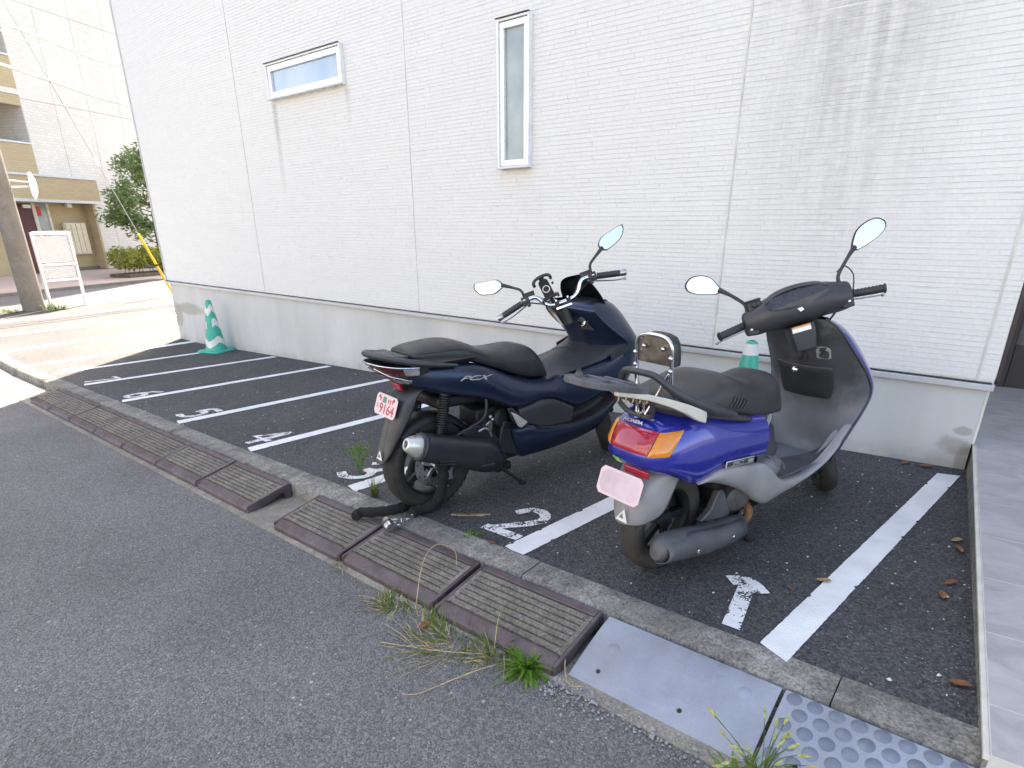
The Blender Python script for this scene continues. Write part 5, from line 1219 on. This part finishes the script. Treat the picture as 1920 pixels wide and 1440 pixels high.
def on_in(y, z, dx): xe, ww, xf_, xi = cw(z); u = y / ww; return V(xi + (xe - xi) * abs(u) ** 2.2 + .02 * math.exp(-((u) / .25) ** 2) * (z < .9) + dx, y, z)
for s in (-1, 1): MB().tube([V(cw(z)[0] - .002, s * cw(z)[1], z) for z in zz[14:]], .004, 8).build('cowl_edge', 'navy_paint', PX)
m = MB(); m.loft([[on_in(-.105 + y * k_, .862 + z * k_, dx) for y, z in ((-.032, -.036), (.040, -.036), (.022, .034), (-.014, .042))] for k_, dx in ((1.05, -.001), (1, -.008), (.6, -.009))]); m.build('key_panel', 'weathered_grey', PX, bevel=.002)
m = MB(); m.lathe([(.022, 0), (.022, .008), (.012, .009), (.011, .0), (.0001, 0)], on_in(-.103, .872, -.006), (-1, 0, .2), 16); m.build('ignition_key', 'chrome', PX)
m = MB(); m.box(on_in(-.128, .865, -.012), (.012, .012, .045)); m.build('key_switch', 'black_ink', PX, bevel=.002)
m = MB(); m.loft([[on_in(.115 + y, .865 + z, dx) for y, z in ((-.02, -.04), (.025, -.04), (.03, .04), (-.014, .04))] for dx in (-.0005, -.002)]); m.build('caution_sticker', 'white_sticker', PX, smooth=False)
m = MB(); m.loft([[on_in(.116 + y, .895 + z, dx) for y, z in ((-.012, -.008), (.027, -.008), (.028, .009), (-.014, .009))] for dx in (-.0022, -.003)]); m.build('caution_band', 'orange_sticker', PX, smooth=False)
m = MB(); m.loft([symring([(0, z), (w_, z - .01), (w_ * .8, z - .05), (0, z - .05)], x) for x, z, w_ in ((1.04, .965, .12), (1.08, .995, .14), (1.16, 1.0, .14), (1.24, .985, .11))]); m.build('meter_cowl', 'black_plastic', PX, sub=1)
rows = []
for v in range(9):
    v /= 8; z = .955 + .172 * v; ww = interp([(0, .175), (.4, .165), (.75, .135), (.92, .10), (1, .06)], v); xc = 1.225 - .135 * v; row = []
    for i in range(17): u = -1 + i / 8; row.append(V(xc - .10 * (1 - .35 * v) * u * u, ww * u, z - .016 * u * u * v))
    rows.append(row)
MB().grid(rows).build('screen', 'smoked_screen', PX, sub=1, solid=.003)
m = MB()
for s in (-1, 1): m.box((1.20, s * .225, .70), (.16, .012, .05), Matrix.Rotation(-.3, 3, 'Y'))
m.build('cowl_vent', 'black_plastic', PX, bevel=.004)
# chrome bar turned to the left lock
PB = steer(V(.93, 0, 1.01), 26, 51)
for s in (-1, 1):
    m = MB(); m.T = PB; m.tube([(0, 0, -.030), (0, s * .062, -.026), (-.002, s * .098, -.004), (-.002, s * .126, .038), (-.002, s * .155, .050), (-.003, s * .21, .045), (-.008, s * .30, .028)], .0125, 12, 5); m.build('handlebar', 'chrome', PX)
    m = MB(); m.T = PB; m.tube([(-.004, s * .222, .040), (-.012, s * .345, .012)], .0170, 14)
    for i in range(8): q = i / 8; m.lathe([(.017, -.003), (.0186, -.001), (.0186, .001), (.017, .003)], (-.005 - .006 * q, s * (.228 + .105 * q), .0385 - .024 * q), (-.06, s, -.22), 14)
    m.build('grip', 'black_plastic', PX)
    m = MB(); m.T = PB; m.lathe([(.0001, .036), (.014, .036), (.0175, .030), (.0175, .004), (.014, 0), (.0001, 0)], (-.012, s * .346, .012), (-.06, s, -.22), 16); m.build('bar_end', 'alloy', PX)
    m = MB(); m.T = PB; m.tube([(.035, s * .205, .022), (.055, s * .25, .008), (.045, s * .31, -.012), (.032, s * .365, -.022)], [.008, .007, .006, .005], 8, 4, flat=(1, .6)); m.sphere((.031, s * .368, -.023), .008, 6); m.build('brake_lever', 'alloy', PX)
    m = MB(); m.T = PB; m.box((-.004, s * .198, .045), (.050, .044, .048)); m.box((-.030, s * .196, .038), (.016, .03, .014)); m.box((-.026, s * .205, .062), (.018, .018, .010)); m.box((-.02, s * .185, .018), (.03, .02, .02)); m.build('switch_box', 'black_plastic', PX, bevel=.005)
    sw = PX.children[-1]
    m = MB(); m.T = PB; m.box((-.0325, s * .203, .052), (.004, .014, .006)); m.build('switch_marks', 'silver_paint', sw)
    m = MB(); m.T = PB; m.box((.022, s * .165, .066), (.036, .055, .034)); m.box((.022, s * .165, .085), (.040, .058, .006)); m.build('brake_reservoir', 'black_plastic', PX, bevel=.004)
    m = MB(); m.T = PB; m.tube([(.02, s * .17, .05), (.05, s * .13, .05), (.06, s * .08, -.0), (.05, s * .03, -.06)], .004, 6, 5); m.tube([(.01, s * .18, .03), (.03, s * .10, -.01), (.04, s * .05, -.07)], .004, 6, 5); m.build('control_cable', 'black_plastic', PX)
    ol = [(.302, .166), (.300, .190), (.322, .216), (.362, .224), (.430, .236), (.452, .232), (.456, .205), (.436, .172), (.400, .158), (.352, .150)] if s > 0 else [(.288, .178), (.288, .205), (.315, .232), (.365, .246), (.425, .258), (.440, .250), (.434, .222), (.410, .192), (.366, .172), (.320, .160)]
    mirror(PX, PB, s, ol, [(.0, .198, .068), (.0, .205, .110), (.018, .245, .142), (.045, .300, .178)], .05)
m = MB(); m.T = PB
for s in (-1, 1): m.box((0, s * .034, -.032), (.045, .026, .034))
m.box((0, 0, -.055), (.05, .10, .022)); m.tube([(0, 0, -.06), (0, 0, -.16)], .03, 14); m.build('bar_clamp', 'engine_black', PX, bevel=.004)
m = MB(); m.T = PB
for s in (-1, 1):
    for x in (-.013, .013): m.lathe([(.0075, 0), (.0075, .009), (.0001, .010)], (x, s * .034, -.015), (0, 0, 1), 10)
m.loft([[V(x, y, z) for x, y in ((-.035, -.045), (-.04, 0), (-.035, .045), (.03, .05), (.03, -.05))] for z in (-.050, -.060)]); m.build('top_bridge', 'chrome', PX)
# phone holder on the left half of the bar
ph = V(-.02, .066, .070); PT = PB @ Matrix.Translation(ph) @ Matrix.Rotation(R(-24), 4, 'Y') @ Matrix.Rotation(R(-8), 4, 'X')
m = MB(); m.T = PT; m.loft([[V(-.004, y * k_, z * k_) for y, z in ((-.026, -.058), (.026, -.058), (.030, -.05), (.028, .04), (.022, .052), (-.022, .052), (-.028, .04), (-.030, -.05))] for k_ in (1,)] + [[V(.012, y, z) for y, z in ((-.026, -.058), (.026, -.058), (.030, -.05), (.028, .04), (.022, .052), (-.022, .052), (-.028, .04), (-.030, -.05))]])
m.box((.004, 0, -.056), (.022, .085, .016)); hp = m.build('phone_holder', 'black_plastic', PX, bevel=.003)
m = MB(); m.T = PT; m.lathe([(.0165, 0), (.0215, 0), (.0215, .0015), (.0165, .0015), (.0165, 0)], (-.0045, 0, .0), (-1, 0, 0), 28); m.build('holder_ring', 'white_sticker', hp)
m = MB(); m.T = PT
m.tube([(-.012, -.052, .060), (-.010, -.036, .074), (-.004, 0, .078), (-.010, .036, .074), (-.012, .052, .060)], .010, 8, 4, flat=(1.2, .9))
for s in (-1, 1): m.box((-.020, s * .050, .058), (.020, .016, .026))
m.box((.004, 0, .062), (.016, .03, .03)); m.build('holder_claw', 'black_plastic', hp, bevel=.003)
for s in (-1, 1): q_ = MB(); q_.T = PT; q_.box((-.014, s * .046, -.056), (.030, .014, .018)); q_.build('holder_foot', 'black_plastic', hp, bevel=.003)
m = MB(); m.T = PT; m.lathe([(.007, 0), (.007, .012), (.0001, .012)], (.004, -.040, .012), (0, -1, 0), 10); m.tube([(.01, 0, -.03), (.025, 0, -.075), (.02, 0, -.105)], .010, 8); m.build('holder_arm', 'black_plastic', hp)
# front wheel
wheel(PX, 'front_wheel', V(1.305, 0, .245), None, .245, .11, .178, 'rubber', 'engine_black', 5, PB.to_3x3())
m = MB()
for s in (-1, 1): m.tube([V(1.305, 0, .245) + PB.to_3x3() @ V(0, s * .075, 0), V(1.12, 0, .62) + PB.to_3x3() @ V(0, s * .075, 0)], .02, 10)
m.build('front_fork', 'engine_black', PX)
rows = []
for i in range(9):
    a = R(25 + 125 * i / 8); rows.append([V(1.305, 0, .245) + PB.to_3x3() @ V(math.cos(a) * r_, y, math.sin(a) * r_) for y, r_ in ((-.07, .24), (-.065, .272), (0, .285), (.065, .272), (.07, .24))])
MB().grid(rows).build('front_fender', 'navy_paint', PX, sub=1)
# ================================================================== chain lock, weeds, litter
ck = thing('chain_lock', 'black fabric-covered chain with padlock, looped through the navy scooter rear wheel', 'chain lock', (-2.28, 1.62, gz(-2.28)))
C0 = V(-2.28, 1.62, gz(-2.28)); rel = lambda q: [V(*p) - C0 for p in q]
def fuzzy(pts, r, seed):
    m = MB(); P = catmull(pts, 8); rnd_ = random.Random(seed); n = len(P); u = None; rings = []
    for i, p in enumerate(P):
        t = (P[min(i + 1, n - 1)] - P[max(i - 1, 0)]).normalized()
        u = (V(0, 0, 1) - t * t.z) if u is None else u - t * u.dot(t)
        u.normalize(); w_ = t.cross(u); rr_ = 1.2 * r * (1 + .05 * math.sin(i * 1.3 + seed) + rnd_.uniform(-.07, .07)) * (.75 if i in (0, n - 1) else 1)
        rings.append([p + (w_ * math.cos(a) + u * math.sin(a)) * rr_ * rnd_.uniform(.93, 1.07) for a in (2 * math.pi * j / 12 for j in range(12))])
    return m.loft(rings)
fuzzy(rel([(-2.335, 1.575, -.072), (-2.345, 1.610, -.060), (-2.29, 1.655, -.056), (-2.24, 1.725, -.055), (-2.225, 1.80, -.058), (-2.262, 1.865, -.062), (-2.30, 1.90, -.05), (-2.325, 1.93, .02), (-2.315, 1.98, .13), (-2.26, 2.02, .19)]), .022, 1).build('chain_sleeve', 'chain_fabric', ck)
fuzzy(rel([(-2.125, 1.765, -.055), (-2.130, 1.80, -.050), (-2.105, 1.86, -.045), (-2.075, 1.905, .0), (-2.07, 1.935, .09), (-2.09, 1.965, .17), (-2.17, 2.0, .20), (-2.26, 2.02, .19)]), .022, 2).build('chain_sleeve', 'chain_fabric', ck)
m = MB()
def link(c_, d_, nrm_):
    c_ = V(*c_) - C0; d_ = V(*d_).normalized(); nrm_ = V(*nrm_); nrm_ = (nrm_ - d_ * nrm_.dot(d_)).normalized(); w_ = d_.cross(nrm_)
    P = [c_ + d_ * (.016 * math.copysign(1, math.cos(a)) * (abs(math.cos(a)) > .2) + .010 * math.cos(a)) + w_ * (.011 * math.sin(a)) for a in (2 * math.pi * j / 14 for j in range(15))]
    m.tube(P, .0042, 8)
link((-2.118, 1.742, -.062), (.1, -1, 0), (0, 0, 1)); link((-2.112, 1.706, -.060), (.2, -1, 0), (1, 0, .3)); link((-2.105, 1.672, -.062), (.2, -1, 0), (0, 0, 1)); m.build('chain_link', 'chrome', ck)
m = MB(); o_ = V(-2.128, 1.612, -.052) - C0; dd = V(-.84, .35, -.02).normalized()
m.lathe([(.0001, -.046), (.021, -.046), (.026, -.038), (.026, .034), (.021, .044), (.0001, .044)], o_, dd, 18, sy=.8)
m.tube([o_ + V(.015, .012, .0), o_ + V(.02, .045, .004), o_ + V(.005, .055, .004), o_ + V(-.015, .03, 0)], .005, 8, 4); pl_ = m.build('padlock', 'alloy', ck)
m = MB(); m.lathe([(.0262, -.012), (.0270, -.010), (.0270, .004), (.0262, .006)], o_, dd, 18, sy=.8); m.lathe([(.010, .0), (.010, .003), (.0001, .003)], o_ + dd * .044, dd, 12); m.build('padlock_band', 'dark_plastic', pl_)

def blades(m, n, h, spread, wd, rnd_, droop=.6, base_r=.03, up=1.0):
    for i in range(n):
        a = rnd_.uniform(0, 6.283); L = h * rnd_.uniform(.45, 1.1); s_ = spread * rnd_.uniform(.2, 1.1); b0 = V(math.cos(a + 1) * base_r * rnd_.random(), math.sin(a + 1) * base_r * rnd_.random(), -.01)
        dr_ = V(math.cos(a), math.sin(a), 0); sd_ = V(-dr_.y, dr_.x, 0); w0 = wd * rnd_.uniform(.7, 1.2); A = []; B = []
        for k_ in range(5):
            t = k_ / 4; p = b0 + dr_ * (s_ * t ** 1.3) + V(0, 0, L * up * (t - droop * t * t * min(1.4, s_ / max(L, .01)))) + V(rnd_.uniform(-1, 1), rnd_.uniform(-1, 1), 0) * .006 * t
            ww = w0 * (1 - t ** 1.6) + .0004; tw = sd_ + V(0, 0, .3 * math.sin(i)); A.append(p + tw * ww); B.append(p - tw * ww)
        m.grid([A, B])
    return m
def weed(name, label, cat, x, y, z, spec, mats, group=None, seed=0):
    t = thing(name, label, cat, (x, y, z), 0, group); rnd_ = random.Random(seed)
    for (nm, mt, n, h, sp_, wd, dr_, br_) in spec: blades(MB(), n, h, sp_, wd, rnd_, dr_, br_).build(nm, mt, t, smooth=False)
    return t
rz1 = lambda x: gz(x) - .096
weed('grass_tuft', 'thin upright weed on the lot edge behind the navy scooter, over a white line', 'weed', -2.53, 1.84, gz(-2.53), [('blades', 'grass_green', 34, .15, .09, .0028, .5, .02), ('stems', 'grass_green', 6, .24, .05, .0018, .2, .01)], None, 'weeds in the joints', 1)
aw = thing('weed', 'feathery bright green weed behind the rear mudguard of the navy scooter', 'weed', (-2.86, 2.0, gz(-2.86)), 0, 'weeds in the joints'); rw = random.Random(4)
m = MB()
for i in range(6):
    a = rw.uniform(0, 6.28); m.tube([(0, 0, -.01), (math.cos(a) * .03, math.sin(a) * .03, .10), (math.cos(a) * .08, math.sin(a) * .08, .16 + rw.random() * .04)], .0022, 5, 3)
m.build('stems', 'grass_fresh', aw)
m = MB(); leaves(m, 330, (0, 0, .155), (.095, .09, .055), .0075, rw, .2); leaves(m, 90, (0, 0, .08), (.04, .04, .05), .007, rw, .2); m.build('leaflets', 'grass_fresh', aw, smooth=False, kind='stuff')
weed('grass_tuft', 'small bright green tuft at the kerb joint beside the painted number 2', 'weed', -1.745, 1.80, gz(-1.74), [('blades', 'grass_fresh', 60, .045, .075, .0032, .5, .035)], None, 'weeds in the joints', 2)
weed('grass_tuft', 'straggling half-dry grass in front of the middle near ramp', 'weed', -1.72, 1.315, rz1(-1.72), [('blades', 'grass_green', 48, .10, .17, .0020, .7, .06), ('dry_blades', 'grass_dry', 70, .07, .19, .0016, .85, .08), ('stems', 'grass_green', 12, .20, .22, .0010, .75, .05)], None, 'weeds along the front of the ramps', 3)
weed('grass_tuft', 'wide dry and green grass tangle along the front of the nearest iron ramp', 'weed', -1.36, 1.31, rz1(-1.36), [('blades', 'grass_green', 100, .11, .20, .0019, .6, .17), ('dry_blades', 'grass_dry', 170, .07, .27, .0014, .85, .19), ('stems', 'grass_green', 26, .24, .25, .0009, .7, .15)], None, 'weeds along the front of the ramps', 5)
weed('grass_tuft', 'grass with tall bent stalks at the right part of the nearest iron ramp', 'weed', -1.16, 1.31, rz1(-1.16), [('blades', 'grass_green', 40, .15, .15, .0022, .55, .06), ('dry_blades', 'grass_dry', 36, .07, .20, .0022, .9, .07), ('stems', 'grass_dry', 5, .30, .20, .0012, .8, .03)], None, 'weeds along the front of the ramps', 6)
weed('grass_tuft', 'tiny tuft at the seam between two near ramps', 'weed', -2.16, 1.345, rz1(-2.16), [('blades', 'grass_green', 16, .06, .07, .0022, .6, .02), ('dry_blades', 'grass_dry', 10, .05, .09, .002, .8, .02)], None, 'weeds along the front of the ramps', 8)
dn = thing('weed', 'fresh broad-leaved weed at the lower right corner of the nearest iron ramp', 'weed', (-1.03, 1.315, rz1(-1.03)), 0, 'weeds along the front of the ramps'); rw = random.Random(9); m = MB()
for i in range(110):
    a = rw.uniform(0, 6.28); L = rw.uniform(.06, .18); up_a = rw.uniform(.15, 1.35); d_ = V(math.cos(a) * math.cos(up_a), math.sin(a) * math.cos(up_a), math.sin(up_a)); s_ = V(-math.sin(a), math.cos(a), 0); A = []; B = []
    for k_ in range(7):
        t = k_ / 6; wv = (.0085 if k_ % 2 else .0045) * math.sin(math.pi * min(1, t + .12)) + .0006; p = d_ * L * t + V(0, 0, -.05 * t * t * L / .1); A.append(p + s_ * wv); B.append(p - s_ * wv)
    m.grid([A, B])
m.build('leaves', 'grass_fresh', dn, smooth=False)
fx = thing('foxtail_grass', 'foxtail grass with pale seed heads at the bottom edge, in front of the grey sheet ramps', 'weed', (-.235, 1.285, rz1(-.235)), 0, 'weeds along the front of the ramps'); rw = random.Random(12)
blades(MB(), 110, .12, .15, .0038, rw, .6, .08).build('blades', 'grass_fresh', fx, smooth=False)
ms = MB(); mh = MB()
for i in range(38):
    a = rw.uniform(0, 6.28); s_ = rw.uniform(.03, .17); h = rw.uniform(.09, .18); e = V(math.cos(a) * s_, math.sin(a) * s_, h); ms.tube([(0, 0, 0), (e.x * .35, e.y * .35, h * .75), e], .0011, 5, 4)
    d_ = V(math.cos(a), math.sin(a), .3).normalized(); mh.tube([e, e + d_ * .014 + V(0, 0, .001), e + d_ * .032], [.0015, .0048, .0012], 6, 4)
    for q in range(22):
        t = rw.random(); p = e + d_ * .032 * t; n_ = V(rw.gauss(0, 1), rw.gauss(0, 1), rw.gauss(0, 1)).normalized(); mh.add([p + d_.cross(n_) * .0005, p - d_.cross(n_) * .0005, p + n_ * .010 + d_ * .006], [(0, 1, 2)])
ms.build('stalks', 'grass_green', fx); mh.build('seed_heads', 'seed', fx, smooth=False)
weed('grass_tuft', 'short sunlit weeds round the foot of the utility pole', 'weed', -16.05, 3.9, ZF - .02, [('blades', 'grass_green', 90, .28, .3, .008, .5, .22)], None, 'weeds by the pole', 14)
weed('grass_tuft', 'sunlit weeds on the lot edge left of the utility pole', 'weed', -16.35, 3.15, ZF - .02, [('blades', 'grass_green', 80, .20, .3, .008, .5, .3)], None, 'weeds by the pole', 15)
# runners lying over the road
for i, (lab, pts) in enumerate([('long dry runner lying on the road in front of the nearest ramp', [(-1.20, 1.29, 0), (-1.30, 1.20, .02), (-1.42, 1.16, .006), (-1.56, 1.10, .004)]), ('dry runner curving towards the lower left on the road', [(-1.12, 1.29, 0), (-1.14, 1.18, .03), (-1.20, 1.10, .006), (-1.24, 1.0, .004), (-1.28, .97, .004)]), ('pale arched stalk bending over the ramp beside the padlock', [(-1.62, 1.33, 0), (-1.70, 1.45, .13), (-1.72, 1.55, .17), (-1.66, 1.60, .14), (-1.63, 1.58, .08)]), ('dry twig crossing the joint between iron ramp and grey sheet', [(-.93, 1.40, .04), (-.90, 1.36, .02), (-.86, 1.33, .01), (-.82, 1.35, .012)])]):
    tag(MB().tube([(x, y, rz1(x) + z) for x, y, z in pts], [.0022, .0018, .0012], 6, 5).build('dry_stalk', 'grass_dry'), lab, 'dry stalk', 'dry stalks by the ramps')
# fallen leaves: curled single blades
def leaf(x, y, z, a, s_, mat, label):
    m = MB(); A = [(-1, 0), (-.5, .34), (.1, .42), (.6, .25), (1, 0), (.6, -.25), (.1, -.42), (-.5, -.34)]; ca_, sa_ = math.cos(a), math.sin(a)
    rows = []
    for k_ in range(7):
        t = -1 + k_ / 3; w_ = .42 * (1 - t * t) ** .6; rows.append([V(t * ca_ - u * w_ * sa_, t * sa_ + u * w_ * ca_, .10 + .45 * abs(u * w_) + .18 * t * t + .08 * math.sin(3 * t + a)) * s_ for u in (-1, -.5, 0, .5, 1)])
    m.grid(rows); o = m.build('fallen_leaf', mat, None); o.location = (x, y, z + .004); return tag(o, label, 'fallen leaf', 'fallen leaves on the lot')
for q in [(-.343, 2.33, .4, .030, 'tan_leaf', 'tan leaf lying on the thick white line of bay 1'), (.045, 2.60, 1.0, .030, 'dead_leaf', 'reddish leaf by the porch edge, upper of a close pair'), (.030, 2.48, 1.8, .030, 'dead_leaf', 'reddish leaf by the porch edge, lower of a close pair'), (.125, 1.95, .2, .032, 'dead_leaf', 'orange-brown leaf in the lower right corner of the lot'), (.03, 3.02, .9, .03, 'tan_leaf', 'tan leaf against the porch riser near the wall'), (.045, 2.93, 2.0, .032, 'dead_leaf', 'dark orange leaf against the porch riser'), (-.20, 3.98, .3, .04, 'dead_leaf', 'brown leaf at the foot of the wall by the last bay line'), (-.30, 3.99, 1.3, .035, 'dead_leaf', 'brown leaf at the foot of the wall, left of the last bay line'), (-1.62, 1.80, .1, .020, 'dead_leaf', 'small orange leaf beside the small green tuft near number 2'), (-.43, 2.20, 2.5, .018, 'dead_leaf', 'small orange leaf right of the painted number 1'), (-1.05, 1.36, .5, .03, 'dead_leaf', 'orange leaf caught under the nearest iron ramp'), (-1.50, 1.27, 1.5, .03, 'dead_leaf', 'brown leaf in the dry grass in front of the ramps')]:
    x, y, a, s_, mt, lab = q; leaf(x, y, gz(x) if y > 1.65 else rz1(x), a, s_, mt, lab)
bc = thing('bark_strip', 'splintered tan bark strip on the asphalt left of number 2', 'bark', (-1.90, 1.965, gz(-1.90) + .004), R(40))
m = MB(); rw = random.Random(2)
for i in range(9): x = -.09 + i * .02 + rw.uniform(-.01, .01); m.box((x, rw.uniform(-.008, .008), .003), (.05, .008, .004), Matrix.Rotation(rw.uniform(-.2, .2), 3, 'Z'))
m.build('splinters', 'bark_chip', bc, smooth=False)
# loose grit
def grit(name, label, n, pos, mat, s0, s1, seed):
    rw = random.Random(seed); m = MB()
    for i in range(n):
        x, y, z = pos(rw); s_ = rw.uniform(s0, s1) * (1.6 if rw.random() < .06 else 1); q = Matrix.Rotation(rw.uniform(0, 6.28), 3, 'Z') @ Matrix.Rotation(rw.uniform(-.5, .5), 3, 'X')
        A = [V(1, 0, 0), V(.3, .8, .1), V(-.8, .5, 0), V(-.7, -.6, .1), V(.4, -.8, 0), V(.1, .05, .75), V(-.1, 0, -.5)]
        A = [V(x, y, z + s_ * .3) + q @ V(p.x * s_ * rw.uniform(.8, 1.2), p.y * s_ * rw.uniform(.7, 1.1), p.z * s_) for p in A]
        m.add(A, [(0, 1, 5), (1, 2, 5), (2, 3, 5), (3, 4, 5), (4, 0, 5), (1, 0, 6), (2, 1, 6), (3, 2, 6), (4, 3, 6), (0, 4, 6)])
    o = m.build(name, mat, None, smooth=False, kind='stuff'); o['label'] = label; o['category'] = 'gravel'
def p_corner(r): 
    t = r.random() ** 1.6; x = -.93 + .55 * t; return x, ky(x) - .285 - abs(r.gauss(0, .05)), rz1(x)
grit('gravel', 'pale grey grit spilled along the front of the smooth grey sheet ramp', 330, p_corner, 'pebble', .003, .0075, 1)
grit('chippings', 'small white stone chips scattered over the dark parking asphalt', 260, lambda r: (lambda x: (x, r.uniform(1.82, 4.0), gz(x)))(-7.5 * r.random() ** 1.8 + .12), 'white_pebble', .0028, .0065, 2)
grit('road_grit', 'tiny pale stones scattered on the street in front of the ramps', 300, lambda r: (lambda x: (x, r.uniform(-.2, 1.25) if r.random() < .7 else r.uniform(1.1, 1.3), gz(x) - .1))(r.uniform(-6, .2)), 'pebble', .0022, .005, 3)
